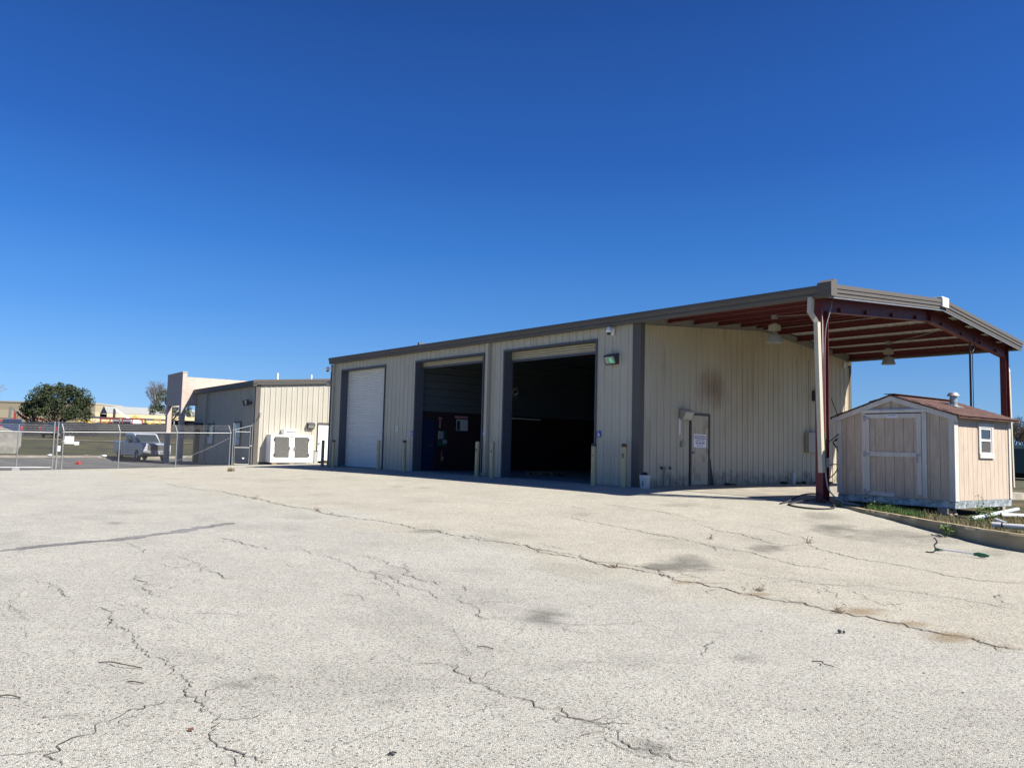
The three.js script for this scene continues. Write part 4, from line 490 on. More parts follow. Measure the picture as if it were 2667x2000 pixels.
// ---------- garden shed behind the kerb ----------
{
  const SA = Math.atan2(0.193, 2.484);               // turned a little against the workshop
  const shed = thing('garden_shed', 'pink plank shed with white trim, brown shingle roof and side window', 'shed', [5.61, 0, -0.595], -SA);
  // local: x along the front, z towards the viewer, front wall at z = 0
  const W0 = -0.1, W1 = 2.49, D = 2.6, Y0 = 0.155, EY = 1.93, PK = 2.36, MX = (W0 + W1) / 2, FLOORB = 0.0;
  const slope = x => EY + (PK - EY) * (1 - Math.abs(x - MX) / (MX - W0));
  const planks = ['pinkA', 'pinkB', 'pinkC'];
  const board = (parent, x0, x1, y0, y1f, zf) => {     // one plank with chamfered long edges
    const e = 0.003, L = [], P = [[x0 + 0.001, -0.006], [x0 + 0.0025, 0.002], [x0 + e + 0.002, 0.012], [x1 - e - 0.002, 0.012], [x1 - 0.0025, 0.002], [x1 - 0.001, -0.006]], o = rr(0, 3);
    for (let i = 0; i < 5; i++) { const q = (p, y) => { const v = zf(p[0], p[1], y); v.u = p[0] + o; v.v = y + o; return v; }, [a, b] = [P[i], P[i + 1]]; L.push([q(a, y0), q(b, y0), q(b, y1f(b[0])), q(a, y1f(a[0]))]); }
    obj('siding_plank', B().quads(L), mat[planks[Math.floor(rnd() * 3)]], parent);
  };
  const fw = obj('front_wall', B().ext([[W0, Y0], [W1, Y0], [W1, EY], [MX, PK], [W0, EY]], 0.04, {}, 0, 0, -0.06), mat.pinkB, shed);
  const front = (x, h, y) => V(x, y, h - 0.004);
  for (let k = 0; k < 14; k++) { const a = W0 + 0.1 + (k - 0.5) * 0.211, b = a + 0.211, p = Math.max(a, W0), q = Math.min(b, W1); if (q - p < 0.02) continue; if (p < MX && q > MX) { board(fw, p, MX, Y0, slope, front); board(fw, MX, q, Y0, slope, front); } else board(fw, p, q, Y0, slope, front); }
  const sw = obj('side_wall', B().span(W1 - 0.05, W1 - 0.012, Y0, EY, -0.06, -D), mat.pinkB, shed);
  const side = (u, h, y) => V(W1 + h - 0.004, y, -u);
  const WZ0 = 1.12, WZ1 = 1.69, WY0 = 1.14, WY1 = 1.72;
  for (let k = 0; k < 14; k++) { const a = 0.0 + k * 0.2, b = Math.min(a + 0.2, D); if (b - a < 0.02) break; if (b > WZ0 && a < WZ1) { board(sw, a, b, Y0, () => WY0, side); board(sw, a, b, WY1, () => EY, side); if (a < WZ0) board(sw, a, WZ0, WY0, () => WY1, side); if (b > WZ1) board(sw, WZ1, b, WY0, () => WY1, side); } else board(sw, a, b, Y0, () => EY, side); }
  obj('rear_wall', B().ext([[W0, Y0], [W1, Y0], [W1, EY], [MX, PK], [W0, EY]], 0.05, {}, 0, 0, -D), mat.pinkB, shed);
  obj('side_wall', B().span(W0, W0 + 0.05, Y0, EY, -0.06, -D + 0.05), mat.pinkB, shed);
  obj('floor_frame', B().span(W0 - 0.01, W1 + 0.012, FLOORB, Y0 - 0.004, -0.03, 0.012).span(W0 - 0.01, W1 + 0.012, FLOORB, Y0 - 0.004, -D - 0.01, -D + 0.03).span(W0 - 0.01, W0 + 0.03, FLOORB, Y0 - 0.004, -D + 0.03, -0.03), mat.galvFlat, shed);
  obj('floor_frame', B().span(W1 - 0.03, W1 + 0.012, FLOORB, Y0 - 0.004, -D + 0.03, -0.03), mat.galvFlat, shed);
  obj('floor', B().span(W0, W1, Y0 - 0.003, Y0 + 0.02, -D, -0.06), mat.wood, shed);
  for (const x of [0.55, 1.05, 1.55, 2.05]) obj('bolt', B().box(x, 0.09, 0.014, 0.035, 0.02, 0.008), mat.black, shed);
  // white trim
  const T = (x0, x1, y0, y1, z0, z1) => obj('trim_board', B().span(x0, x1, y0, y1, z0, z1), mat.trimWhite, shed);
  T(W0 - 0.02, W0 + 0.1, Y0 + 0.02, EY - 0.03, 0.01, 0.032); T(W1 - 0.085, W1 + 0.01, Y0 - 0.01, EY - 0.03, 0.01, 0.032); T(W1 + 0.01, W1 + 0.032, Y0 - 0.01, EY - 0.03, -0.13, 0.032); T(W1 + 0.01, W1 + 0.032, Y0, EY - 0.03, -D, -D + 0.1);
  for (const s of [-1, 1]) { const e = s < 0 ? W0 - 0.12 : W1 + 0.1, ye = slope(e) , L = []; const p = (x, y, z) => V(x, y, z); for (const [a, b] of [[[e, ye - 0.11], [MX, PK - 0.11]]]) { const f = (z) => [p(a[0], a[1], z), p(b[0], b[1], z), p(b[0], b[1] + 0.11, z), p(a[0], a[1] + 0.11, z)], A = f(0.07), Bq = f(0.045); L.push(A, Bq, [A[0], A[1], Bq[1], Bq[0]], [A[3], A[2], Bq[2], Bq[3]], [A[0], A[3], Bq[3], Bq[0]]); } obj('rake_board', B().quads(L), mat.trimWhite, shed); }
  obj('soffit_return', B().span(W0 - 0.12, W0 - 0.02, EY - 0.14, EY - 0.05, -0.02, 0.045), mat.trimWhite, shed);
  // roof: overlapping shingle courses
  const rf = sub('roof', shed);
  for (const s of [-1, 1]) {
    const e = s < 0 ? W0 - 0.15 : W1 + 0.16, y = x => slope(x) + 0.035, n = 9;
    obj('roof_deck', B().quads([[V(MX, y(MX), 0.09), V(e, y(e), 0.09), V(e, y(e), -D - 0.12), V(MX, y(MX), -D - 0.12)], [V(e, y(e), 0.09), V(e, y(e) - 0.05, 0.09), V(e, y(e) - 0.05, -D - 0.12), V(e, y(e), -D - 0.12)], [V(MX, y(MX) - 0.03, 0.09), V(e, y(e) - 0.03, 0.09), V(e, y(e), 0.09), V(MX, y(MX), 0.09)]]), mat.shing2, rf);
    for (let k = 0; k < n; k++) {
      const xa = mix(e, MX, k / n) + (k ? 0 : s * 0.02), xb = mix(e, MX, (k + 1.15) / n), off = rr(-0.3, 0), wob = () => rr(-0.004, 0.004);
      let z = 0.1 + off;
      while (z > -D - 0.12) { const z1 = Math.max(z - 0.92, -D - 0.13), za = Math.min(z, 0.11); if (za - z1 > 0.05) { const a = V(xa, y(xa) + 0.016 + wob(), za), b = V(xa, y(xa) + 0.016 + wob(), z1 + 0.006), c = V(xb, y(xb) + 0.004, z1 + 0.006), d = V(xb, y(xb) + 0.004, za); const lo = q => V(q.x, q.y - 0.016, q.z); for (const q of [a, b, c, d]) { q.u = q.z; q.v = q.x; } obj('shingle_strip', B().quads([[a, b, c, d], [a, b, lo(b), lo(a)], [a, d, lo(d), lo(a)]]), rnd() < 0.5 ? mat.shing : mat.shing2, rf); } z = z1; }
    }
  }
  obj('ridge_shingle', B().bar(V(MX - 0.06, PK + 0.045, 0.11), V(MX - 0.06, PK + 0.045, -D - 0.12), 0.14, 0.01).bar(V(MX + 0.06, PK + 0.045, 0.11), V(MX + 0.06, PK + 0.045, -D - 0.12), 0.14, 0.01), mat.shing2, rf);
  // roof vent
  const vt = sub('roof_vent', shed), vx = 1.78, vz = -1.55, vy = slope(vx) + 0.05;
  obj('flashing', B().box(vx, vy + 0.005, vz, 0.3, 0.012, 0.32, 0, 0, -0.32), mat.galvFlat, vt); obj('pipe', B().cyl(V(vx, vy - 0.03, vz), V(vx, vy + 0.22, vz), 0.085, 0.075, 16), mat.galvFlat, vt);
  obj('cap', B().add(new THREE.CylinderGeometry(0.09, 0.14, 0.07, 6), vx, vy + 0.25, vz).add(new THREE.CylinderGeometry(0.02, 0.09, 0.025, 6), vx, vy + 0.297, vz), mat.steelGrey, vt);
  // door with head flashing, rails, stiles, hinges, latch
  const dr = sub('door', shed), dz = 0.012, JL = 0.5, JR = 1.95;
  obj('jamb', B().span(JL, JL + 0.09, Y0 + 0.02, 1.99, dz, dz + 0.024), mat.trimWhite, dr); obj('jamb', B().span(JR - 0.1, JR, Y0 + 0.02, 1.99, dz, dz + 0.024), mat.trimWhite, dr);
  obj('head_flashing', B().ext([[0.0, 1.995], [0.04, 1.995], [0.04, 2.03], [0.07, 2.035], [0.07, 2.05], [0.03, 2.085], [0, 2.085]], JR - JL + 0.05, {}, JL - 0.02 + JR - JL + 0.05, 0, dz, 0, -Math.PI / 2).geo, mat.whiteDirty, dr);
  obj('gap', B().span(JL + 0.095, JR - 0.105, 1.972, 1.994, dz - 0.002, dz + 0.002), mat.black, dr);
  for (let k = 0; k < 6; k++) { const a = 0.69 + k * 0.211 - 0.08, b = a + 0.211; board(dr, Math.max(a, JL + 0.1), Math.min(b, JR - 0.11), Y0 + 0.005, () => 1.96, (x, h, y) => V(x, y, h + 0.01)); }
  const R = (n, x0, x1, y0, y1, rz = 0) => obj(n, B().box((x0 + x1) / 2, (y0 + y1) / 2, dz + 0.027, x1 - x0, y1 - y0, 0.022, 0, 0, rz), mat.trimWhite, dr);
  R('top_rail', JL + 0.1, JR - 0.105, 1.875, 1.968); R('middle_rail', 0.69, 1.745, 1.035, 1.13); R('stile', JL + 0.1, 0.688, 0.25, 1.873); R('stile', 1.747, JR - 0.108, 0.24, 1.873); R('bottom_rail', 0.64, 1.25, 0.165, 0.25, -0.035);
  for (const y of [1.88, 1.08, 0.23]) obj('hinge', B().box(JL + 0.06, y, dz + 0.03, 0.05, 0.13, 0.012).ext([[0, -0.035], [0.1, -0.022], [0.13, 0], [0.1, 0.022], [0, 0.035]], 0.01, {}, JL + 0.09, y, dz + 0.038), mat.steelGrey, dr);
  obj('latch', B().box(1.78, 1.08, dz + 0.045, 0.1, 0.05, 0.014).box(1.755, 1.0, dz + 0.05, 0.025, 0.16, 0.014), mat.steelGrey, dr); obj('bolt_handle', B().bar(V(0.68, 1.03, dz + 0.05), V(0.78, 1.02, dz + 0.05), 0.02, 0.02), mat.steelGrey, dr);
  const cv = document.createElement('canvas'); cv.width = 256; cv.height = 96; const c = cv.getContext('2d'); c.fillStyle = '#c9cdd6'; c.fillRect(0, 0, 256, 96); c.fillStyle = '#39414f'; for (let k = 0; k < 10; k++) c.fillRect(70 + k * 15, 22, 11, 14 + (k % 3) * 5); c.strokeStyle = '#4a5262'; c.lineWidth = 9; c.beginPath(); c.arc(48, 38, 18, 0.6, 5.4); c.stroke();
  const pt = new THREE.CanvasTexture(cv); pt.colorSpace = THREE.SRGBColorSpace; const pg = new THREE.PlaneGeometry(0.24, 0.085); pg.translate(1.22, 1.92, dz + 0.041); obj('name_plate', pg, M(0xffffff, 0.5, { map: pt }), dr);
  // side window
  const wn = sub('window', shed), X = W1 + 0.01, wb = (n, y0, y1, z0, z1, d = 0.026) => obj(n, B().span(X, X + d, y0, y1, -z0, -z1), mat.trimWhite, wn);
  wb('casing', WY1 - 0.02, 1.80, 1.05, 1.76); wb('casing', WY0, WY1 - 0.02, 1.06, 1.15); wb('casing', WY0, WY1 - 0.02, 1.655, 1.74); wb('sill', 1.045, WY0 + 0.005, 1.07, 1.75, 0.036);
  obj('sash', B().span(X - 0.01, X + 0.012, WY0, WY1 - 0.02, -1.15, -1.18).span(X - 0.01, X + 0.012, WY0, WY1 - 0.02, -1.625, -1.655).span(X - 0.01, X + 0.014, 1.41, 1.455, -1.18, -1.625).span(X - 0.01, X + 0.012, WY1 - 0.055, WY1 - 0.02, -1.18, -1.625).span(X - 0.01, X + 0.014, WY0, WY0 + 0.03, -1.18, -1.625), mat.white, wn);
  obj('pane', B().span(X - 0.006, X - 0.002, 1.455, 1.665, -1.18, -1.625), mat.glass, wn); obj('screen', B().span(X - 0.006, X - 0.002, 1.17, 1.41, -1.18, -1.625), M(lin(0.07, 0.065, 0.06), 0.6), wn);
  // concrete blocks under the shed: each with its hollow end
  const toW = (x, z) => { const p = V(x, 0, z).applyAxisAngle(V(0, 1, 0), -SA); return [p.x + 5.61, p.z - 0.595]; };
  const cbGeo = B(); { const s = new THREE.Shape([[-0.2, 0], [0.2, 0], [0.2, 0.095], [-0.2, 0.095]].map(p => new THREE.Vector2(...p))); const h = new THREE.Path([[-0.07, 0.094], [0, 0.02], [0.07, 0.094]].map(p => new THREE.Vector2(...p))); cbGeo.ext([[-0.2, 0], [0.2, 0], [0.2, 0.095], [0.09, 0.095], [0.0, 0.025], [-0.09, 0.095], [-0.2, 0.095]], 0.2, { bevelEnabled: true, bevelSize: 0.004, bevelThickness: 0.004, bevelSegments: 1 }, 0, 0, -0.1); }
  const cg = cbGeo.geo;
  const block = (x, z, y, ry, label) => { const [a, b] = toW(x, z), o = obj('concrete_block', cg, mat.block); o.position.set(a, y, b); o.rotation.y = ry; return tag(o, label, 'block', 'concrete blocks under the shed'); };
  block(2.28, -0.1, -0.105, 1.52, 'upper concrete block holding up the shed at its window corner'); block(2.32, -0.08, -0.205, 1.6, 'lower concrete block on the soil at shed window corner');
  block(2.3, -2.2, -0.104, 0.05, 'pale concrete block below the window wall of the shed'); block(0.9, -0.18, -0.105, 0.02, 'shaded concrete block under the shed door'); block(0.9, -0.17, -0.205, 0.02, 'shaded footing block on soil under the shed door'); block(-0.02, -0.2, -0.104, 0.1, 'concrete block under the shed corner by the red column');
  tag(obj('timber_scrap', B().bar(V(...(([a, b]) => [a, soilY(a, b) + 0.02, b])(toW(2.5, 0.05))), V(...(([a, b]) => [a, soilY(a, b) + 0.02, b])(toW(3.0, 0.3))), 0.07, 0.03), mat.dark), 'dark flat timber offcut on soil beside the concrete blocks', 'timber');
}

// ---------- pipes, hoses and plants on the soil ----------
{
  const on = (x, z, r) => V(x, soilY(x, z) + r, z);
  const pipe = (n, pts, r, m, label, cat = 'pipe', grp = 'plastic pipes dumped on the soil') => { const o = B(); for (let i = 0; i < pts.length - 1; i++) { o.cyl(pts[i], pts[i + 1], r, r, 16, true); o.cyl(pts[i], pts[i + 1], r * 0.88, r * 0.88, 16, true); } return tag(obj(n, o, m), label, cat, grp); };
  pipe('grey_pipe', [on(8.58, 0.1, 0.05), on(8.36, -3.2, 0.05).add(V(0, 0.1, 0))], 0.042, mat.pvcGrey, 'long blue grey plastic pipe slanting up beside the shed');
  pipe('white_pipe', [on(8.5, -1.7, 0.06), on(8.95, -2.3, 0.06)], 0.052, mat.pvc, 'thick white plastic pipe among weeds by the shed'); pipe('white_pipe', [on(8.8, -0.5, 0.05), on(9.15, -0.05, 0.04)], 0.042, mat.pvcGrey, 'short grey pipe lying behind the ribbed white hose');
  pipe('white_pipe', [on(8.6, -2.6, 0.04), on(9.2, -2.5, 0.04)], 0.03, mat.pvc, 'thin white pipe piece beyond the thick white pipe');
  const el = thing('pipe_elbow', 'white plastic pipe elbow on the grass past the shed', 'pipe fitting', [9.0, soilY(9.0, -2.9), -2.9], 0.5); obj('bend', B().add(new THREE.TorusGeometry(0.13, 0.07, 10, 14, Math.PI * 0.6), 0, 0.05, 0), mat.pvc, el); obj('collar', B().cyl(V(0.13, -0.02, 0), V(0.13, 0.08, 0), 0.082, 0.082, 14), mat.pvc, el);
  // ribbed drain hose with a cuffed open end
  const hs = thing('drain_hose', 'white ribbed drain hose with open cuffed end above the kerb', 'hose', [9.22, soilY(9.22, 0.95) + 0.06, 0.95]);
  const prof = []; for (let i = 0; i < 70; i++) { prof.push([i % 2 ? 0.049 : 0.057, 0.16 + i * 0.021]); }
  const bend = g => { g.rotateZ(-Math.PI / 2); const p = g.attributes.position; for (let i = 0; i < p.count; i++) { const x = p.getX(i); p.setZ(i, p.getZ(i) - 0.14 * x * x + 0.12 * x); } g.rotateY(0.25); g.computeVertexNormals(); return g; };
  obj('hose_body', bend(new THREE.LatheGeometry(prof.map(p => new THREE.Vector2(...p)), 18)), mat.pvc, hs); obj('cuff', bend(new THREE.LatheGeometry([[0.05, 0.0], [0.062, 0.0], [0.062, 0.13], [0.056, 0.155], [0.054, 0.16], [0.05, 0.02]].map(p => new THREE.Vector2(...p)), 18)), mat.pvc, hs); obj('seal_ring', bend(new THREE.LatheGeometry([[0.054, 0.15], [0.062, 0.15], [0.062, 0.175], [0.054, 0.175]].map(p => new THREE.Vector2(...p)), 18)), mat.black, hs); obj('bore', bend(new THREE.LatheGeometry([[0.049, 0.0], [0.049, 0.4], [0, 0.4]].map(p => new THREE.Vector2(...p)), 18)), mat.black, hs);
  // black cable loops at the column foot, grey hose
  const cp = a => a.map(([x, z, h]) => V(x, Math.max(G(x, z), x < 5.9 && z < 0 ? -0.04 : -9) + h, z));
  tag(obj('black_hose', B().tube(cp([[5.0, 1.05, 0.02], [4.95, 0.6, 0.04], [5.05, 0.2, 0.16], [5.32, 0.08, 0.2], [5.42, 0.22, 0.12], [5.2, 0.6, 0.05], [5.15, 0.95, 0.02], [5.5, 1.22, 0.018], [5.95, 1.2, 0.018], [6.12, 0.85, 0.018], [5.95, 0.5, 0.05], [5.62, 0.25, 0.1], [5.45, 0.1, 0.1]]), 0.018, 8, 120), mat.rubber), 'black rubber hose coiled at the foot of the red column', 'hose');
  tag(obj('grey_hose', B().tube([V(5.45, 0.85, -0.12), V(5.52, 0.5, -0.02), V(5.62, 0.22, 0.02), V(5.85, 0.03, 0.0), V(6.3, soilY(6.3, 0.0) + 0.03, 0.0)], 0.017, 8, 40), mat.lampGrey), 'grey hose curving from the column outlet down to the grass', 'hose');
  const tg = thing('cable_tangle', 'tangle of black cables tied up between column and shed', 'cable', [5.5, 0, -0.6]);
  const cb = (pts, r = 0.011) => obj('cable', B().tube(pts.map(p => V(...p)), r, 5, 24), mat.rubber, tg);
  cb([[-0.02, 2.35, 0.25], [0.05, 1.9, 0.05], [0.1, 1.55, -0.1], [0.08, 1.2, -0.12], [0.04, 0.95, -0.1], [-0.02, 0.62, 0.1], [-0.12, 0.45, 0.3]], 0.013); cb([[0.1, 1.62, -0.1], [0.02, 1.45, 0], [-0.06, 1.32, 0.1], [0.0, 1.22, 0.02], [0.1, 1.3, -0.1], [0.05, 1.42, -0.05], [-0.03, 1.36, 0.05]], 0.014); cb([[-0.04, 1.3, 0.08], [0.03, 1.05, 0], [0.07, 0.85, -0.1], [0.12, 0.6, -0.15], [0.15, 0.45, -0.2]]); cb([[0.14, 1.2, -0.2], [0.07, 0.98, -0.1], [0.06, 0.84, -0.08], [-0.04, 0.82, 0.1], [-0.1, 0.8, 0.3]], 0.012); cb([[0.1, 1.6, -0.1], [0.02, 1.5, 0.05], [-0.07, 1.4, 0.12], [-0.1, 1.3, 0.3]], 0.012);
  tag(obj('dead_vine', B().tube([V(5.6, soilY(6.1, -0.6) + 0.0, -0.72), V(5.58, 0.15, -0.72), V(5.65, 0.4, -0.75), V(5.6, 0.6, -0.72), V(5.63, 0.75, -0.7)], 0.009).tube([V(5.58, 0.15, -0.72), V(5.5, 0.05, -0.7), V(5.45, -0.04, -0.7)], 0.008), mat.bark), 'dry brown vine stem climbing beside the shed corner', 'plant');
  // reaching tool on the pavement
  const y = G(9.7, 4.0), gt = thing('litter_picker', 'green litter picker with silver shaft lying on the pavement', 'litter picker', [9.45, y + 0.02, 4.02], 0.23);
  obj('shaft', B().cyl(V(0.06, 0.05, 0), V(0.55, 0.03, 0), 0.012, 0.012, 10), mat.alu, gt); obj('head', B().ext([[0, -0.03], [0.03, -0.022], [0.12, -0.012], [0.12, 0.012], [0.03, 0.024], [0, 0.04]], 0.02, {}, -0.01, 0.045, -0.01), mat.green, gt);
  obj('jaw', B().tube([V(0, 0.07, 0), V(-0.015, 0.11, -0.02), V(0.02, 0.16, -0.04), V(-0.01, 0.21, -0.05)], 0.012).box(-0.018, 0.215, -0.05, 0.022, 0.02, 0.02, 0, 0, 0.6), mat.dark, gt); obj('jaw', B().tube([V(0, 0.03, 0), V(-0.03, 0.005, 0.02), V(-0.1, -0.005, 0.03)], 0.012).box(-0.11, 0.0, 0.03, 0.03, 0.02, 0.02), mat.dark, gt);
  obj('handle', B().ext([[0, -0.016], [0.06, -0.022], [0.19, -0.02], [0.2, 0.0], [0.15, 0.015], [0.06, 0.03], [0, 0.016]], 0.03, { bevelEnabled: true, bevelSize: 0.004, bevelThickness: 0.004, bevelSegments: 2 }, 0.52, 0.025, -0.015), mat.green, gt); obj('trigger', B().tube([V(0.56, 0.01, 0), V(0.6, -0.008, 0), V(0.68, -0.004, 0)], 0.007), mat.green, gt);
  // grass and weeds
  const blades = (n, fx, h0, h1, w) => { const L = []; for (let i = 0; i < n; i++) { const [x, z, yy] = fx(), a = rr(0, 6.28), h = rr(h0, h1), lean = rr(0.1, 0.7) * h, dx = Math.cos(a), dz = Math.sin(a), m = V(x + dx * lean * 0.35, yy + h * 0.6, z + dz * lean * 0.35), t = V(x + dx * lean, yy + h, z + dz * lean); L.push([V(x - dz * w, yy - 0.01, z + dx * w), V(x + dz * w, yy - 0.01, z - dx * w), m.clone().add(V(dz * w * 0.7, 0, -dx * w * 0.7)), m.clone().add(V(-dz * w * 0.7, 0, dx * w * 0.7))], [m.clone().add(V(-dz * w * 0.7, 0, dx * w * 0.7)), m.clone().add(V(dz * w * 0.7, 0, -dx * w * 0.7)), t, t.clone().add(V(0.002, 0, 0))]); } return B().quads(L); };
  const clump = (cx, cz, r) => () => { const a = rr(0, 6.28), q = r * Math.sqrt(rnd()), x = cx + q * Math.cos(a), z = Math.min(cz + q * Math.sin(a), kerbZ(cx) - 0.12); return [x, z, soilY(x, z)]; };
  const gr = obj('grass', blades(2600, () => { const x = rr(6.7, 8.0), z = kerbZ(x) - rr(0.12, 0.75); return [x, z, soilY(x, z)]; }, 0.04, 0.16, 0.004), mat.grassA); Object.assign(gr.userData, { kind: 'stuff', label: 'short green grass along the kerb before the shed', category: 'grass' });
  const gd = obj('dry_grass', blades(9000, () => { const x = rr(6.1, 12.5), z = kerbZ(x) - rr(0.1, 5); return x < 8.4 && z < -0.3 && z > -3.4 ? [x + 2.6, z, soilY(x + 2.6, z)] : [x, z, soilY(x, z)]; }, 0.03, 0.11, 0.004), mat.grassB); Object.assign(gd.userData, { kind: 'stuff', label: 'thin dry grass over the soil around the shed', category: 'grass' });
  const plant = (x, z, r, h, n, label, m = mat.grassA, yy = soilY(x, z)) => { const L = []; for (let i = 0; i < n; i++) { const a = rr(0, 6.28), q = r * rnd(), hh = h * rr(0.2, 1), l = rr(0.03, 0.08), c = V(x + q * Math.cos(a), yy + hh, z + q * Math.sin(a)), d = V(rr(-1, 1), rr(-0.3, 0.8), rr(-1, 1)).normalize(), s = V(0, 1, 0).cross(d).normalize().multiplyScalar(l * 0.32); L.push([c, c.clone().addScaledVector(d, l * 0.5).add(s), c.clone().addScaledVector(d, l), c.clone().addScaledVector(d, l * 0.5).sub(s)]); } const t = thing('weed', label, 'weed', [0, 0, 0], 0, 'leafy weeds by the kerb and shed'); obj('leaves', B().quads(L), m, t); const st = B(); for (let i = 0; i < 6; i++) { const a = rr(0, 6.28); st.cyl(V(x, yy - 0.02, z), V(x + r * 0.7 * Math.cos(a), yy + h * rr(0.5, 1), z + r * 0.7 * Math.sin(a)), 0.004, 0.002, 4); } obj('stem', st, m, t); return t; };
  plant(8.62, -0.75, 0.3, 0.24, 170, 'bushy green weed growing around the grey pipe'); plant(8.36, -1.0, 0.1, 0.5, 60, 'tall upright weed against the shed floor frame'); plant(9.35, -0.75, 0.28, 0.18, 110, 'reddish weed patch behind the ribbed drain hose', mat.weed); plant(9.7, -1.5, 0.3, 0.22, 120, 'green weed patch beside the white pipe elbow'); plant(6.75, 0.1, 0.28, 0.16, 150, 'low dark weed in shade at the shed front corner');
  plant(8.95, 2.3, 0.16, 0.2, 90, 'green weed growing at the foot of the kerb', mat.grassA, G(8.95, 2.3)); plant(8.8, 0.3, 0.2, 0.12, 60, 'small green weed between concrete block and hose cuff'); plant(6.0, 0.35, 0.14, 0.06, 60, 'scrubby weed tuft where kerb meets the column', mat.grassA, G(6.0, 0.4));
  const wd = (x, z, h, label) => { const yy = G(x, z), t = thing('dry_weed', label, 'weed', [x, yy, z], rr(0, 6), 'dry weeds in pavement cracks'); const b = B(), L = []; for (let i = 0; i < 11; i++) { const a = rr(0, 6.28), q = h * rr(0.2, 0.9), p = V(q * Math.cos(a), h * rr(0.1, 0.8), q * Math.sin(a)); b.cyl(V(0, -0.01, 0), p, 0.003, 0.0015, 4); for (let k = 0; k < 3; k++) { const o = p.clone().multiplyScalar(rr(0.4, 1)), d = V(rr(-1, 1), rr(-0.5, 1), rr(-1, 1)).multiplyScalar(0.012), e = V(rr(-1, 1), rr(-1, 1), rr(-1, 1)).multiplyScalar(0.008); L.push([o, o.clone().add(d).add(e), o.clone().addScaledVector(d, 2), o.clone().add(d).sub(e)]); } } obj('stem', b, mat.weed, t); obj('leaves', B().quads(L), mat.weed, t); };
  wd(7.81, 4.91, 0.15, 'dry brown weed where two long cracks meet before the kerb'); wd(6.6, 5.88, 0.1, 'small brown weed on the crack below the canopy'); wd(9.45, 8.9, 0.1, 'rusty weed on the dirt filled main crack'); wd(10.59, 9.25, 0.13, 'thin upright weed on the widest silt patch'); wd(7.43, 9.13, 0.09, 'flat weed tuft on the double crack'); wd(-4.25, 9.3, 0.18, 'dark weed on the long crack facing the open bays'); wd(-0.79, 9.35, 0.1, 'tiny weed on the long crack');
  for (const [x, z, l] of [[-27.2, 0.9, 'brown grass tuft at the chain link gate post'], [-17.9, 4.75, 'small dry tuft on the pavement edge near the freezer']]) { const t = obj('grass_tuft', blades(160, () => { const a = rr(0, 6.28), q = (l[0] === 'b' ? 0.3 : 0.14) * Math.sqrt(rnd()); return [x + q * Math.cos(a), z + q * Math.sin(a), G(x, z)]; }, 0.06, 0.18, 0.008), mat.grassB); tag(t, l, 'grass tuft'); }
  // litter on the pavement
  const twig = (x, z, pts, label) => { const yy = G(x, z) + 0.008; tag(obj('twig', B().tube(pts.map(([a, b, c]) => V(x + a, yy + c, z + b)), 0.0042, 5), mat.bark), label, 'twig', 'twigs lying on the pavement'); };
  twig(8.63, 15.53, [[-0.18, 0.08, 0], [-0.1, 0.02, 0.01], [0, 0, 0.02], [0.14, -0.12, 0]], 'curved brown twig beside the branching crack'); twig(8.97, 16.22, [[-0.06, 0.08, 0], [0, 0.0, 0.01], [0.06, -0.05, 0]], 'short curled twig away from the cracks'); twig(9.08, 15.54, [[-0.05, 0.03, 0], [0, 0, 0.006], [0.05, -0.04, 0]], 'tiny straight twig below the curved twig'); twig(11.46, 11.2, [[-0.08, 0.02, 0], [0, 0, 0.01], [0.03, 0.05, 0.01], [0.1, 0.02, 0]], 'dark forked twig near the grey stain');
  twig(9.64, 13.09, [[-0.06, 0.03, 0], [0, 0, 0.01], [0.06, -0.04, 0]], 'small bent twig between two cracks'); tag(obj('hair_tie', B().add(new THREE.TorusGeometry(0.018, 0.004, 6, 18, 5), 11.05, G(11.05, 14.81) + 0.008, 14.81, Math.PI / 2), mat.black), 'small black open ring lying on the pavement', 'ring');
  tag(obj('dark_scrap', B().add(new THREE.IcosahedronGeometry(0.02, 0), 11.03, G(11.03, 10.1) + 0.02, 10.1).add(new THREE.IcosahedronGeometry(0.014, 0), 11.055, G(11.03, 10.1) + 0.015, 10.07), mat.black), 'small black scrap below the silt patch', 'scrap'); tag(obj('dry_leaf', B().quads([[V(10.11, G(10.1, 15.5) + 0.012, 15.54), V(10.125, G(10.1, 15.5) + 0.018, 15.515), V(10.155, G(10.1, 15.5) + 0.012, 15.52), V(10.135, G(10.1, 15.5) + 0.006, 15.545)]]), mat.rust), 'small reddish dry leaf on the pavement', 'leaf');
  const pebM = M(lin(0.1, 0.095, 0.09), 0.9), pb = B(); for (let i = 0; i < 170; i++) { const x = rr(2, 14), z = rr(5, 16.5), s = rr(0.004, 0.01); pb.add(new THREE.IcosahedronGeometry(s, 0).scale(1.3, 0.6, 1), x, G(x, z) + s * 0.4, z, 0, rr(0, 6), 0); } const peb = obj('pebbles', pb, pebM); Object.assign(peb.userData, { kind: 'stuff', label: 'loose dark pebbles scattered over the pavement', category: 'pebbles' });
  // right-hand background past the shed
  tag(obj('white_bucket', B().lathe([[0, 0], [0.14, 0], [0.16, 0.36], [0.165, 0.36], [0.165, 0.39], [0.15, 0.39], [0.135, 0.02], [0, 0.02]], 18, 7.95, soilY(7.95, -9.2), -9.2), mat.white), 'white bucket standing on soil beyond the shed', 'bucket'); tag(obj('white_bucket', B().lathe([[0, 0], [0.14, 0], [0.16, 0.36], [0.165, 0.36], [0.165, 0.39], [0.15, 0.39], [0.135, 0.02], [0, 0.02]], 18, 7.95, soilY(7.95, -9.2) + 0.392, -9.2), mat.white), 'white bucket stacked on top of another beyond the shed', 'bucket');
}

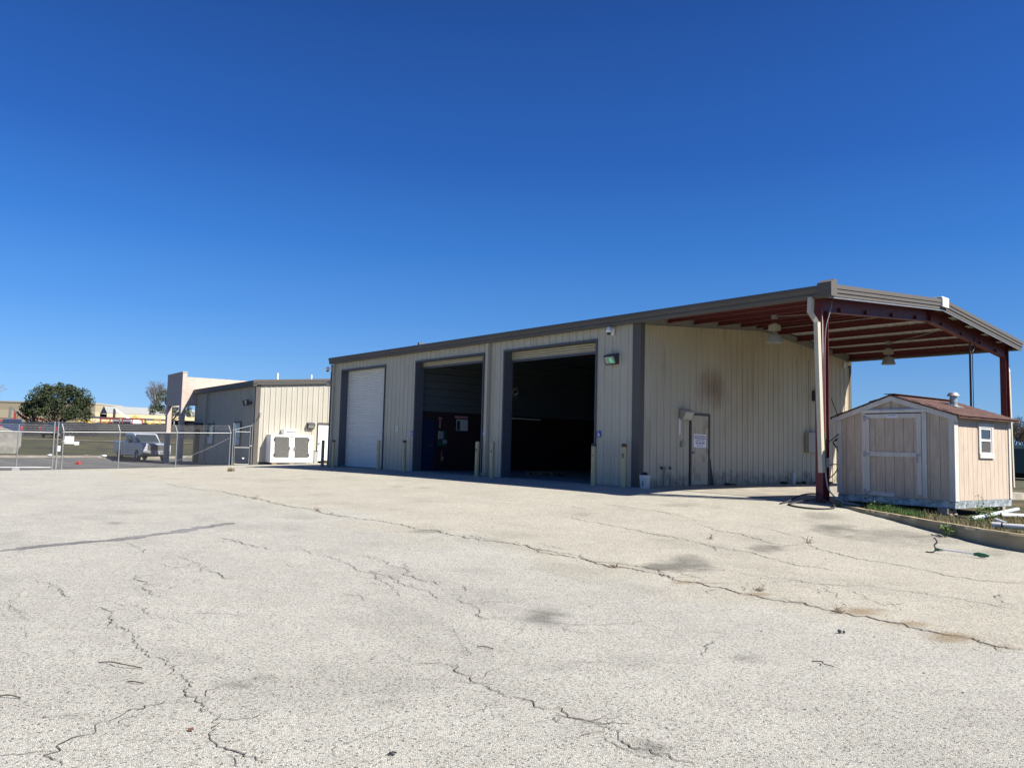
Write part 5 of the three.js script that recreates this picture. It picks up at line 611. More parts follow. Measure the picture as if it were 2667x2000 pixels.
// ---------- annex building with stucco portal ----------
{
  const A = thing('metal_annex', 'low beige ribbed metal annex with dark fascia and stucco entrance portal', 'building', [-26.5, 0, 0.32], -0.061);
  const AW = 12.5, AL = 11.75, ey = 4.22, ry = z => ey + 0.02 + Math.min(-z + 0.25, AW + 0.25 + z) / 12;
  const DZ0 = -3.52, DZ1 = -4.45, DT = 2.06;
  // sunlit end wall with white door
  const ew = obj('end_wall', B().span(-0.14, 0, -0.5, DT, -0.15, DZ0).span(-0.14, 0, -0.5, DT, DZ1, -AW).ext([[0.15, DT], [AW, DT], [AW, 4.1], [AW / 2, 4.6], [0.15, 4.1]], 0.14, {}, -0.14, 0, 0, 0, Math.PI / 2), mat.liner, A);
  const pl = (u, h, y) => V(0.01 + h, y, -u), tp = u => ry(-u) - 0.22;
  for (let s = 0; s < 14; s++) { const a = 0.18 + s * sheetW, c = Math.min(a + sheetW, AW); if (c - a < 0.05) break; const b = B(), d0 = -DZ0 - 0.03, d1 = -DZ1 + 0.03, go = (p, q, y) => { if (q - p > 0.01) ribSheet(b, p, q, y, tp, pl); }; if (c <= d0 || a >= d1) go(a, c, -0.1); else { go(a, Math.max(a, d0), -0.1); go(Math.max(a, d0), Math.min(c, d1), DT + 0.06); go(Math.min(c, d1), c, -0.1); } obj('wall_sheet', b, mat.annexLit, ew); }
  const fw = obj('front_wall', B().span(-AL, -0.002, -0.8, 4.15, -0.14, 0), mat.liner, A);
  for (let s = 0; s < 13; s++) { const a = -AL + s * sheetW, c = Math.min(a + sheetW, -0.12); if (c - a < 0.05) break; obj('wall_sheet', ribSheet(B(), a, c, -0.5, 4.1, (u, h, y) => V(u, y, 0.01 + h)), mat.annexShaded, fw); }
  obj('rear_wall', B().span(-AL, 0, -0.8, 4.15, -AW, -AW + 0.14), mat.liner, A); obj('far_wall', B().span(-AL, -AL + 0.14, -0.8, 4.15, -AW, -0.14), mat.liner, A);
  obj('corner_trim', B().span(-0.13, 0.05, -0.5, 4.1, 0.012, 0.05).span(0.012, 0.05, -0.5, 4.1, -0.2, 0.012), mat.trim, A);
  obj('gutter', B().span(-AL, 0.15, 3.95, 4.22, 0.05, 0.26), mat.trim, A);
  const q = (za, zb, lo, hi, o) => [V(0.15 + o, ry(za) + lo, za), V(0.15 + o, ry(zb) + lo, zb), V(0.15 + o, ry(zb) + hi, zb), V(0.15 + o, ry(za) + hi, za)];
  obj('rake_trim', B().quads([q(0.26, -AW / 2, -0.24, -0.16, 0), q(0.26, -AW / 2, -0.16, -0.07, 0.02), q(0.26, -AW / 2, -0.07, 0.03, 0.04), q(-AW, -AW / 2, -0.24, 0.03, 0.02)].concat([[V(0.01, ry(0.26) - 0.24, 0.26), V(0.15, ry(0.26) - 0.24, 0.26), V(0.15, ry(-AW / 2) - 0.24, -AW / 2), V(0.01, ry(-AW / 2) - 0.24, -AW / 2)]])), mat.trim, A);
  obj('roof', B().quads([[V(-AL, ry(0.25), 0.25), V(0.16, ry(0.25), 0.25), V(0.16, ry(-AW / 2), -AW / 2), V(-AL, ry(-AW / 2), -AW / 2)], [V(-AL, ry(-AW / 2), -AW / 2), V(0.16, ry(-AW / 2), -AW / 2), V(0.16, ry(-AW), -AW - 0.2), V(-AL, ry(-AW), -AW - 0.2)]]), mat.roofOut, A);
  for (const [x, z, h] of [[-3, -2.2, 0.55], [-6, -5.5, 0.6]]) obj('vent_pipe', B().cyl(V(x, ry(z) - 0.05, z), V(x, ry(z) + h, z), 0.05, 0.05, 10), mat.white, A);
  const dr = obj('end_door', B().span(-0.03, 0.02, -0.02, DT - 0.05, DZ0 - 0.05, DZ1 + 0.05), mat.white, A); obj('door_frame', B().span(-0.04, 0.05, -0.05, DT, DZ0 - 0.048, DZ0).span(-0.04, 0.05, -0.05, DT, DZ1, DZ1 + 0.048).span(-0.04, 0.05, DT - 0.05, DT, DZ0 - 0.048, DZ1 + 0.048), mat.trim, dr); obj('knob', B().add(new THREE.SphereGeometry(0.05, 12, 8), 0.06, 0.98, DZ0 - 0.14), mat.steelGrey, dr);
  // shaded front: downspout, windows, door with awning
  obj('downspout', B().bar(V(-8.75, 4.0, 0.14), V(-8.75, -0.4, 0.14), 0.14, 0.1).bar(V(-8.75, 4.02, 0.14), V(-9.1, 4.1, 0.14), 0.12, 0.1), mat.annexShaded, A);
  for (const [x0, x1, y0, y1] of [[-8.55, -7.25, 0.7, 2.02], [-3.45, -2.15, 0.68, 2.06]]) { const w = sub('window', A); obj('frame', B().span(x0, x1, y1 - 0.07, y1, 0.045, 0.09).span(x0, x1, y0, y0 + 0.07, 0.045, 0.09).span(x0, x0 + 0.07, y0 + 0.07, y1 - 0.07, 0.045, 0.09).span(x1 - 0.07, x1, y0 + 0.07, y1 - 0.07, 0.045, 0.09), mat.trim, w); obj('pane', B().span(x0 + 0.07, x1 - 0.07, y0 + 0.5, y1 - 0.07, 0.045, 0.06), mat.glass, w); obj('lower_panel', B().span(x0 + 0.07, x1 - 0.07, y0 + 0.07, y0 + 0.49, 0.045, 0.065), mat.whiteDirty, w); }
  const fd = sub('entrance_door', A); obj('leaf', B().span(-11.2, -10.4, -0.55, 1.7, 0.045, 0.09), mat.rust, fd); obj('awning', B().span(-11.4, -9.6, 1.85, 2.05, 0.045, 0.6), mat.dark, fd);
  const fl = sub('flood_light', A); obj('arm', B().box(-0.6, 3.06, 0.12, 0.1, 0.1, 0.16), mat.dark, fl); obj('head', B().box(-0.75, 3.06, 0.3, 0.42, 0.3, 0.24, 0.3), mat.dark, fl);
  // stucco portal: panel on two legs, return beam and parapet running back over the roof
  const px1 = -11.45, px0 = -15.4, pz = 0.98;
  const pt = obj('portal_panel', B().span(px0, px1, 3.22, 5.32, pz - 0.27, pz), mat.stucco, A); obj('cap', B().span(px0 - 0.03, px1 + 0.03, 5.32, 5.37, pz - 0.3, pz + 0.03), mat.stucco, pt);
  obj('portal_leg', B().span(px1 - 0.5, px1, -0.9, 3.218, pz - 0.27, pz), mat.stucco, A); obj('portal_leg', B().span(px0, px0 + 0.5, -0.9, 3.218, pz - 0.27, pz), mat.stucco, A);
  obj('portal_beam', B().span(px1 - 0.24, px1 - 0.004, 3.2, 3.42, 0.05, pz - 0.272), mat.stucco, A); obj('portal_beam', B().span(px0 + 0.004, px0 + 0.24, 3.2, 3.42, 0.05, pz - 0.272), mat.stucco, A);
  obj('parapet', B().span(px1 - 0.25, px1 - 0.006, 3.425, 5.04, -6.5, pz - 0.272), mat.stucco, A);
  const pk = (l, p, ryy) => { const t = thing('wall_light', l, 'wall light', p, ryy, 'wall lights on the annex'); obj('housing', B().ext([[0, -0.16], [0.12, -0.18], [0.26, 0.06], [0.25, 0.12], [0, 0.18]], 0.4, {}, 0.2, 0, 0, 0, -Math.PI / 2), mat.dark, t); obj('lens', B().quads([[V(-0.17, -0.13, 0.155), V(0.17, -0.13, 0.155), V(0.17, 0.04, 0.255), V(-0.17, 0.04, 0.255)]]), mat.lampGrey, t); };
  pk('dark wall light on sunlit annex wall above the freezer end', [-26.28, 1.93, -2.75], Math.PI / 2 - 0.061); tag(obj('small_bracket', B().box(-26.42, 2.45, 0.1, 0.1, 0.16, 0.1).bar(V(-26.4, 2.4, 0.12), V(-26.2, 2.33, 0.2), 0.03, 0.03), mat.steelGrey), 'small metal bracket on the annex corner above the fence gate', 'bracket');
}
// ---------- ice freezer and things at the annex wall ----------
{
  const gy = G(-26, -1.6), F = thing('ice_freezer', 'white two door outdoor ice freezer against the annex wall', 'freezer', [-26.02, gy, -1.5], -0.061);
  const Y0 = 0.1, Y1 = 1.56, Z0 = 1.2, Z1 = -1.2;
  obj('cabinet', B().add(new THREE.ExtrudeGeometry(new THREE.Shape([[-0.38, Y0], [0.36, Y0], [0.36, Y0 + 0.3], [0.28, Y1], [-0.38, Y1]].map(p => new THREE.Vector2(...p))), { depth: 2.36, bevelEnabled: true, bevelSize: 0.02, bevelThickness: 0.02, bevelSegments: 2 }), 0, 0, -1.18), mat.white, F);
  const face = y => mix(0.36, 0.28, clamp((y - Y0 - 0.3) / (Y1 - Y0 - 0.3))) + 0.022;
  for (const [a, b] of [[0.98, 0.2], [-0.14, -0.9]]) { const d = B(), L = [], ya = 0.38, yb = 1.46, p = (z, y, o) => V(face(y) + o, y, z); for (const [u, v] of [[[a, ya], [b, yb]]]) { L.push([p(u[0], u[1], 0.035), p(v[0], u[1], 0.035), p(v[0], v[1], 0.035), p(u[0], v[1], 0.035)], [p(u[0], u[1], 0), p(v[0], u[1], 0), p(v[0], u[1], 0.035), p(u[0], u[1], 0.035)], [p(u[0], v[1], 0), p(v[0], v[1], 0), p(v[0], v[1], 0.035), p(u[0], v[1], 0.035)], [p(u[0], u[1], 0), p(u[0], v[1], 0), p(u[0], v[1], 0.035), p(u[0], u[1], 0.035)], [p(v[0], u[1], 0), p(v[0], v[1], 0), p(v[0], v[1], 0.035), p(v[0], u[1], 0.035)]); }
    const o = obj('door', d.quads(L), M(lin(0.1, 0.1, 0.095), 0.6, { map: tFine }), F); const hz = a > 0.5 ? 0.17 : -0.11; obj('handle', B().box(face(0.9) + 0.06, 0.85, hz, 0.05, 0.2, 0.04), mat.steelGrey, o); const gz = a > 0.5 ? 1.0 : -0.92; for (const y of [0.5, 1.32]) obj('hinge', B().box(face(y) + 0.03, y, gz, 0.05, 0.13, 0.06), mat.dark, o); }
  obj('latch', B().box(face(1.5) + 0.015, 1.49, 0.04, 0.02, 0.04, 0.1), mat.black, F);
  obj('compressor_hood', B().span(-0.36, 0.16, Y1 + 0.02, Y1 + 0.32, -0.3, 0.42), mat.white, F); obj('hood_slot', B().span(0.161, 0.168, Y1 + 0.13, Y1 + 0.18, -0.27, 0.3), mat.dark, F); obj('faded_print', B().span(0.383, 0.386, 0.16, 0.36, -0.3, 0.3), M(lin(0.55, 0.66, 0.72), 0.6, { map: tFine }), F);
  for (const z of [0.95, 0, -0.95]) obj('skid_block', B().box(0.25, 0.03, z, 0.2, 0.1, 0.26), mat.wood, F); obj('skid', B().box(-0.1, 0.05, 0, 0.6, 0.08, 2.3), mat.dark, F);
  const bx = thing('utility_box', 'grey metal utility box between freezer and annex door', 'box', [-26.1, G(-26.1, -3.0), -3.05], -0.061); obj('body', B().box(0, 0.33, 0, 0.24, 0.66, 0.22), mat.lampGrey, bx); obj('lid', B().box(0, 0.675, 0, 0.27, 0.03, 0.25), mat.dark, bx);
  const ps = thing('timber_step', 'weathered timber step below the white annex door', 'step', [-25.85, G(-25.9, -3.9), -3.95], -0.061); for (const x of [-0.3, -0.1, 0.1, 0.3]) obj('board', B().box(x, 0.14, 0, 0.18, 0.03, 1.0), mat.woodGrey, ps); for (const z of [-0.42, 0.42]) obj('bearer', B().box(0, 0.055, z, 0.78, 0.14, 0.09), mat.wood, ps);
}
// ---------- chain link fence and gates ----------
{
  const FX = -26.55, gy = z => G(FX, z) - 0.02;
  const mesh = (z0, z1, y0f, y1f, pitch = 0.062) => { const L = [], w = 0.0016, H = 1.9; for (const s of [1, -1]) for (let c = Math.min(z0, z1) - 2.2; c < Math.max(z0, z1) + 2.2; c += pitch) { let a = null, b = null; const za = Math.min(z0, z1), zb = Math.max(z0, z1), yb = y0f(c), n = 24; const ok = t => { const z = c + s * t, y = yb + t; return z >= za && z <= zb && y >= y0f(z) && y <= y1f(z); }; for (let k = 0; k <= n * 2; k++) { const t = (k - n * 0.5) * H / n; if (ok(t)) { if (a === null) a = t; b = t; } } if (a === null || b - a < 0.05) continue; const p = t => V(FX + s * 0.002, yb + t, c + s * t), A = p(a), C = p(b), o = V(0, w, -s * w); L.push([A.clone().sub(o), C.clone().sub(o), C.clone().add(o), A.clone().add(o)], [A.clone().add(V(w, 0, 0)), C.clone().add(V(w, 0, 0)), C.clone().add(V(-w, 0, 0)), A.clone().add(V(-w, 0, 0))]); } return B().quads(L); };
  const stuffPart = (g, parent) => { const o = obj('chain_mesh', g, mat.galvWire, parent); o.userData.kind = 'stuff'; return o; };
  const post = (z, parent, h = 1.78, r = 0.03, x = FX) => obj('post', B().cyl(V(x, gy(z) - 0.1, z), V(x, gy(z) + h, z), r, r, 10).add(new THREE.SphereGeometry(r * 1.2, 8, 6), x, gy(z) + h, z), mat.galv, parent);
  const fen = thing('chain_link_fence', 'galvanised chain link fence panels with barbed wire between drive and yard', 'fence');
  for (const z of [9.35, 6.95, 4.3, 1.6]) { post(z, fen); obj('barb_arm', B().bar(V(FX, gy(z) + 1.78, z), V(FX - 0.2, gy(z) + 2.12, z + 0.05), 0.025, 0.025), mat.galv, fen); }
  obj('top_rail', B().cyl(V(FX, gy(9.4) + 1.74, 9.4), V(FX, gy(1.55) + 1.72, 1.55), 0.024, 0.024, 8), mat.galv, fen);
  for (const k of [0.35, 0.65, 0.95]) obj('barbed_wire', B().tube([9.4, 6.95, 4.3, 1.55].map(z => V(FX - 0.2 * k, gy(z) + 1.78 + 0.34 * k, z)), 0.005, 4, 12), mat.galv, fen);
  stuffPart(mesh(9.35, 1.6, z => gy(z) + 0.05, z => gy(z) + 1.73), fen);
  const wg = thing('walk_gate', 'narrow chain link walk gate beside the annex corner', 'gate'); const a = 1.35, b = 0.55, y = gy(1);
  for (const z of [1.45, 0.42]) obj('gate_post', B().cyl(V(FX, y - 0.1, z), V(FX, y + 2.25, z), 0.032, 0.032, 10), mat.galv, wg); obj('gate_frame', B().cyl(V(FX, y + 0.06, a), V(FX, y + 2.15, a), 0.02, 0.02, 8).cyl(V(FX, y + 0.06, b), V(FX, y + 2.15, b), 0.02, 0.02, 8).cyl(V(FX, y + 0.06, a), V(FX, y + 0.06, b), 0.02, 0.02, 8).cyl(V(FX, y + 0.95, a), V(FX, y + 0.95, b), 0.02, 0.02, 8).cyl(V(FX, y + 1.78, a), V(FX, y + 1.78, b), 0.02, 0.02, 8), mat.galv, wg); obj('brace', B().cyl(V(FX, y + 1.85, 1.5), V(FX, y + 2.15, 0.42), 0.014, 0.014, 8), mat.galv, wg); stuffPart(mesh(a, b, z => y + 0.08, z => y + 1.76), wg); obj('latch', B().box(FX, y + 1.05, b - 0.06, 0.06, 0.08, 0.08), mat.steelGrey, wg); tag(obj('white_tag', B().quads([[V(FX + 0.04, y + 0.42, 0.95), V(FX + 0.04, y + 0.42, 0.8), V(FX + 0.04, y + 0.34, 0.87), V(FX + 0.04, y + 0.34, 0.88)]]), mat.white), 'small white tag on the mesh of the walk gate', 'tag');
  const sg = thing('sliding_gate', 'galvanised chain link sliding gate with bottom rail and wheel', 'gate'), y1 = gy(11);
  for (const z of [9.6, 9.75]) obj('gate_post', B().cyl(V(FX + 0.08, y1 - 0.15, z), V(FX + 0.08, y1 + 2.25, z), 0.034, 0.034, 10), mat.galv, sg); obj('gate_frame', B().cyl(V(FX + 0.1, y1 + 1.74, 9.8), V(FX + 0.1, y1 + 1.74, 17), 0.025, 0.025, 8).cyl(V(FX + 0.1, y1 + 0.15, 9.8), V(FX + 0.1, y1 + 0.15, 17), 0.03, 0.03, 8).cyl(V(FX + 0.1, y1 + 0.15, 11.15), V(FX + 0.1, y1 + 2.05, 11.15), 0.026, 0.026, 8).cyl(V(FX + 0.1, y1 + 0.15, 14), V(FX + 0.1, y1 + 2.05, 14), 0.026, 0.026, 8), mat.galv, sg); for (const z of [11.15, 14]) obj('wheel', B().cyl(V(FX + 0.05, y1 + 0.08, z), V(FX + 0.16, y1 + 0.08, z), 0.08, 0.08, 16).box(FX + 0.1, y1 + 0.06, z + 0.02, 0.14, 0.12, 0.3), mat.steelGrey, sg); for (const k of [0.1, 0.2, 0.3]) obj('barbed_wire', B().cyl(V(FX + 0.1, y1 + 1.76 + k, 9.75), V(FX + 0.1, y1 + 1.76 + k, 17), 0.005, 0.005, 4), mat.galv, sg); stuffPart(mesh(16.5, 9.85, z => y1 + 0.2, z => y1 + 1.72), sg); sg.children.at(-1).position.x = 0.1;
  tag(obj('sagging_cable', B().tube([V(FX - 1.6, 0.15, 8.1), V(FX - 1.2, -0.2, 6.6), V(FX - 0.8, -0.35, 5.2), V(FX - 0.4, -0.1, 4.2), V(FX - 0.15, 0.5, 2.8), V(FX - 0.02, 1.15, 1.6)], 0.012, 6, 50), mat.galv), 'pale sagging cable strung behind the chain link fence', 'cable');
  const kp = thing('keypad_post', 'small white keypad on a thin post behind the fence', 'keypad', [FX - 3, G(FX - 3, 9.0), 9.0]); obj('post', B().tube([V(0, 0, 0), V(0.02, 0.9, 0.02), V(0.1, 1.4, 0.05), V(0.02, 1.7, 0)], 0.02), mat.woodGrey, kp); obj('box', B().box(0.06, 0.95, 0, 0.1, 0.26, 0.18), mat.white, kp); obj('cap', B().add(new THREE.SphereGeometry(0.09, 10, 8).scale(1, 0.6, 1.4), 0.12, 1.3, -0.25), mat.white, kp);
  tag(obj('red_jug', B().ext([[-0.3, 0], [0.12, 0], [0.28, 0.04], [0.26, 0.2], [0.2, 0.34], [0.12, 0.32], [0.1, 0.22], [-0.05, 0.2], [-0.1, 0.06], [-0.3, 0.05]], 0.3, { bevelEnabled: true, bevelSize: 0.02, bevelThickness: 0.02 }, -36.6, G(-36.6, 6.7) + 0.02, 6.6, 0, 0.7).geo.translate(36.6, -G(-36.6, 6.7), -6.6).scale(0.5, 0.5, 0.5).translate(-36.6, G(-36.6, 6.7), 6.6), mat.redPlastic), 'red plastic object lying on the drive behind the fence', 'litter');
  for (const [x, z, l] of [[-48.5, 9.5, 'white litter at drive edge below the concrete headwall'], [-48.3, 6, 'white scrap on the drive edge behind the gate posts'], [-48.2, 2.6, 'white paper scrap by the kerb left of the pickup']]) tag(obj('litter_scrap', B().add(new THREE.IcosahedronGeometry(0.22, 0).scale(1.5, 0.5, 1), x, G(x, z) + 0.18, z), mat.white), l, 'litter', 'white litter along the drive');
  const wb = thing('white_sign_box', 'white cabinet with small side box standing on the lawn', 'cabinet', [-66, G(-66, 1.5), 1.5]); obj('cabinet', B().box(0, 0.5, 0, 0.5, 0.7, 0.75), mat.white, wb); obj('side_box', B().box(0.1, 0.22, -0.6, 0.4, 0.3, 0.4), mat.white, wb); obj('leg', B().box(0, 0.05, 0, 0.3, 0.3, 0.3), mat.steelGrey, wb);
  const hw = thing('concrete_headwall', 'grey concrete wedge headwall at the lawn edge', 'headwall', [-53.2, 0, 7.1], -1.703); obj('wall', B().ext([[0, 0.2], [0, 1.07], [0.6, 1.3], [1.2, 1.52], [7, 1.6], [7, -0.7], [1.4, -0.6], [0.4, -0.5]], 0.5, { bevelEnabled: true, bevelSize: 0.02, bevelThickness: 0.02 }), mat.concGrey, hw);
}
// ---------- vehicles ----------
function pickup(label, paint, p, ry, group) {
  const t = thing('pickup_truck', label, 'pickup', p, ry, group), bev = { bevelEnabled: true, bevelSize: 0.05, bevelThickness: 0.05, bevelSegments: 3 };
  const arch = (cx, r) => { const a = []; for (let k = 0; k <= 8; k++) { const f = Math.PI * (1 - k / 8); a.push([cx + r * Math.cos(f), 0.42 + r * Math.sin(f)]); } return a; };
  obj('body', B().ext([[-2.9, 0.55], [-2.35, 0.5], ...arch(-1.75, 0.45), [-1.2, 0.42], [1.35, 0.42], ...arch(1.85, 0.45), [2.4, 0.45], [2.75, 0.5], [2.85, 0.75], [2.82, 1.1], [2.6, 1.2], [1.35, 1.28], [1.2, 1.3], [-0.95, 1.3], [-2.85, 1.32], [-2.9, 1.25]], 1.84, bev, 0, 0, -0.92), paint, t);
  obj('cab', B().ext([[-0.95, 1.3], [1.25, 1.28], [0.55, 1.86], [0.3, 1.92], [-0.75, 1.92], [-0.9, 1.85]], 1.56, { ...bev, bevelSize: 0.04 }, 0, 0, -0.78), paint, t);
  obj('bed_floor', B().span(-2.8, -1.05, 1.25, 1.335, -0.8, 0.8), mat.dark, t);
  obj('windshield', B().quads([[V(1.31, 1.31, -0.76), V(1.31, 1.31, 0.76), V(0.62, 1.86, 0.68), V(0.62, 1.86, -0.68)]]), mat.glass, t); obj('rear_window', B().quads([[V(-1.0, 1.36, -0.72), V(-1.0, 1.36, 0.72), V(-0.945, 1.82, 0.66), V(-0.945, 1.82, -0.66)]]), mat.glass, t);
  for (const s of [-1, 1]) {
    obj('side_window', B().quads([[V(-0.8, 1.34, s * 0.84), V(0.98, 1.33, s * 0.84), V(0.42, 1.82, s * 0.84), V(-0.74, 1.84, s * 0.84)]]), mat.glass, t);
    obj('door_seam', B().span(0.1, 0.12, 0.5, 1.3, s * 0.971, s * 0.975).span(-0.98, -0.96, 0.5, 1.3, s * 0.971, s * 0.975), mat.dark, t);
    const mr = obj('mirror', B().box(0.95, 1.38, s * 1.12, 0.12, 0.24, 0.2), mat.dark, t); obj('arm', B().bar(V(0.98, 1.34, s * 0.95), V(0.96, 1.36, s * 1.06), 0.05, 0.05), mat.dark, mr);
    obj('headlight', B().box(2.82, 1.0, s * 0.78, 0.14, 0.22, 0.34), M(lin(0.6, 0.62, 0.65), 0.15, { metalness: 0.3 }), t); obj('taillight', B().box(-2.92, 1.08, s * 0.88, 0.08, 0.36, 0.16), M(lin(0.45, 0.03, 0.03), 0.25), t); obj('running_board', B().span(-0.9, 1.3, 0.36, 0.42, s * 0.86, s * 1.0), mat.dark, t);
    for (const x of [1.85, -1.75]) { const w = obj('wheel', B().add(new THREE.TorusGeometry(0.29, 0.115, 10, 24), x, 0.4, s * 0.86), mat.rubber, t); obj('rim', B().cyl(V(x, 0.4, s * 0.8), V(x, 0.4, s * 0.93), 0.22, 0.21, 16), mat.galv, w); }
  }
  const gr = obj('grille', B().box(2.87, 0.98, 0, 0.1, 0.36, 1.2), mat.dark, t); for (const y of [0.9, 1.04]) obj('grille_bar', B().box(2.925, y, 0, 0.03, 0.05, 1.16), mat.galv, gr);
  obj('front_bumper', B().box(2.88, 0.62, 0, 0.2, 0.24, 1.9), mat.galv, t); obj('licence_plate', B().box(2.99, 0.62, 0, 0.012, 0.13, 0.32), mat.whiteDirty, t); obj('rear_bumper', B().box(-2.98, 0.62, 0, 0.18, 0.18, 1.86), mat.galv, t); obj('underbody', B().box(0, 0.45, 0, 4.8, 0.14, 1.5), mat.black, t); return t;
}
const carPaint = (r, g, b) => new THREE.MeshPhysicalMaterial({ color: lin(r, g, b), roughness: 0.35, clearcoat: 1, clearcoatRoughness: 0.05 });
pickup('white pickup truck parked on the drive behind the portal leg', carPaint(0.36, 0.395, 0.44), [-45.7, G(-45.7, 0.75) + 0.01, 0.75], 0.07);
pickup('navy pickup truck seen from behind above the concrete headwall', carPaint(0.02, 0.03, 0.08), [-81, G(-81, 3.9) + 0.06, 3.9], Math.PI - 0.15, 'dark pickups parked by the screened fence');
pickup('dark grey pickup truck seen from behind below the oak', carPaint(0.05, 0.055, 0.06), [-97, G(-97, -3.1) + 0.06, -3.1], Math.PI - 0.5, 'dark pickups parked by the screened fence');
// ---------- rental yard behind the lawn ----------
{
  const bf = thing('screened_fence', 'black screened yard fence along the top of lawn', 'fence'); const P = [[-110, 3.5], [-108.9, -1.4], [-104.5, -9.5], [-99.5, -18.8], [-92, -33]]; let k = 0;
  for (let i = 0; i < P.length - 1; i++) { const [x0, z0] = P[i], [x1, z1] = P[i + 1], L = Math.hypot(x1 - x0, z1 - z0), n = Math.ceil(L / 3); for (let j = 0; j < n; j++) { const a = [mix(x0, x1, j / n), mix(z0, z1, j / n)], b = [mix(x0, x1, (j + 1) / n), mix(z0, z1, (j + 1) / n)], ya = G(...a), yb = G(...b), sag = rr(0, 0.12), m = [(a[0] + b[0]) / 2, (a[1] + b[1]) / 2]; obj('screen_panel', B().quads([[V(a[0], ya, a[1]), V(m[0] + 0.05, (ya + yb) / 2, m[1]), V(m[0] + 0.05, (ya + yb) / 2 + 1.95 - sag, m[1]), V(a[0], ya + 1.95, a[1])], [V(m[0] + 0.05, (ya + yb) / 2, m[1]), V(b[0], yb, b[1]), V(b[0], yb + 1.95, b[1]), V(m[0] + 0.05, (ya + yb) / 2 + 1.95 - sag, m[1])]]), k++ % 3 ? mat.dark : M(lin(0.06, 0.06, 0.06), 0.9), bf); obj('post', B().cyl(V(a[0] - 0.06, ya - 0.2, a[1]), V(a[0] - 0.06, ya + 2.2, a[1]), 0.04, 0.04, 6), mat.steelGrey, bf); } }
  tag(obj('banner', B().quads([[V(-95.6, G(-95, -20) + 2.2, -20.2), V(-94.9, G(-95, -20) + 2.15, -21.6), V(-94.9, G(-95, -20) + 2.55, -21.6), V(-95.6, G(-95, -20) + 2.6, -20.2)]]), mat.white), 'white banner on the screened fence seen through the portal', 'banner');
  const wh = thing('beige_warehouse', 'large banded beige warehouse beyond the oak', 'building', [-217, 0.6, -19], -0.704); obj('wall', B().span(0, -14, 0, 4.6, -16, 20), M(lin(0.36, 0.315, 0.21), 0.8), wh); obj('wall_band', B().span(0.05, -14, 4.6, 6.6, -16.05, 20.05), M(lin(0.46, 0.4, 0.27), 0.8), wh); obj('wall_band', B().span(0, -14, 6.6, 8.6, -16, 20), M(lin(0.36, 0.315, 0.21), 0.8), wh); obj('parapet', B().span(0.1, -14.1, 8.6, 8.9, -16.1, 20.1), M(lin(0.42, 0.38, 0.29), 0.8), wh);
  const ys = thing('yard_shelter', 'long low yard building with pale roof and cream fascia', 'building', [-161.5, 1.3, -23.5], -0.05); const yl = 26;
  obj('roof', B().quads([[V(0.4, 4.55, 0), V(0.4, 4.55, -yl), V(-3.3, 6.1, -yl), V(-3.3, 6.1, 0)], [V(-3.3, 6.1, 0), V(-3.3, 6.1, -yl), V(-7, 4.6, -yl), V(-7, 4.6, 0)]]), M(lin(0.3, 0.315, 0.3), 0.5), ys); obj('gable', B().quads([[V(0.2, 4.5, 0.02), V(-7, 4.5, 0.02), V(-3.3, 6.05, 0.02), V(-3.29, 6.05, 0.02)]]), M(lin(0.26, 0.25, 0.23), 0.8), ys); obj('fascia', B().span(0.2, 0.4, 3.6, 4.5, -yl, 0), M(lin(0.56, 0.46, 0.28), 0.7), ys); obj('rear_wall', B().span(-7, -6.8, 0, 4.5, -yl, 0), mat.dark, ys); for (let z = 0; z > -yl; z -= 4.3) obj('post', B().box(0.1, 1.8, z - 0.2, 0.25, 3.6, 0.25), mat.galv, ys);
  obj('lean_to_roof', B().quads([[V(0.42, 3.75, 3.5), V(0.42, 3.75, -11), V(3.6, 3.3, -11), V(3.6, 3.3, 3.5)]]), mat.dark, ys); obj('lean_to_fascia', B().span(3.5, 3.65, 2.75, 3.28, -11, 3.5), M(lin(0.56, 0.46, 0.28), 0.7), ys); for (const z of [3.3, -3.5, -10.8]) obj('post', B().box(3.4, 1.35, z, 0.18, 2.74, 0.18), mat.galv, ys);
  const lift = (label, m, p, ry, up, arm) => { const t = thing('boom_lift', label, 'boom lift', p, ry, 'boom lifts in the rental yard'); obj('chassis', B().box(0, 0.75, 0, 2.6, 0.5, 1.7).box(0, 1.3, 0, 1.8, 0.7, 1.4), m, t); for (const x of [-0.95, 0.95]) for (const s of [-1, 1]) obj('wheel', B().cyl(V(x, 0.45, s * 0.75), V(x, 0.45, s * 1.05), 0.45, 0.45, 14), mat.rubber, t); obj('lower_boom', B().bar(V(-0.8, 1.6, 0), V(-1.3 + up * 0.2, 1.6 + up, 0), 0.34, 0.34), m, t); obj('upper_boom', B().bar(V(-1.3 + up * 0.2, 1.6 + up, 0), V(arm, 1.7, 0), 0.26, 0.26), arm > 2.6 ? mat.white : m, t); const b = sub('basket', t); const f = B(), x0 = arm, x1 = arm + 0.9; for (const y of [1.6, 2.1, 2.7]) for (const s of [-1, 1]) { f.bar(V(x0, y, s * 0.9), V(x1, y, s * 0.9), 0.06, 0.06).bar(V(s < 0 ? x0 : x1, y, -0.9), V(s < 0 ? x0 : x1, y, 0.9), 0.06, 0.06); } for (const x of [x0, x1]) for (const s of [-1, 0, 1]) f.bar(V(x, 1.6, s * 0.9), V(x, 2.7, s * 0.9), 0.06, 0.06); obj('rail', f, m, b); obj('platform', B().span(x0, x1, 1.52, 1.6, -0.9, 0.9), mat.dark, b); return t; };
  const gp = (x, z) => [x, G(x, z), z];
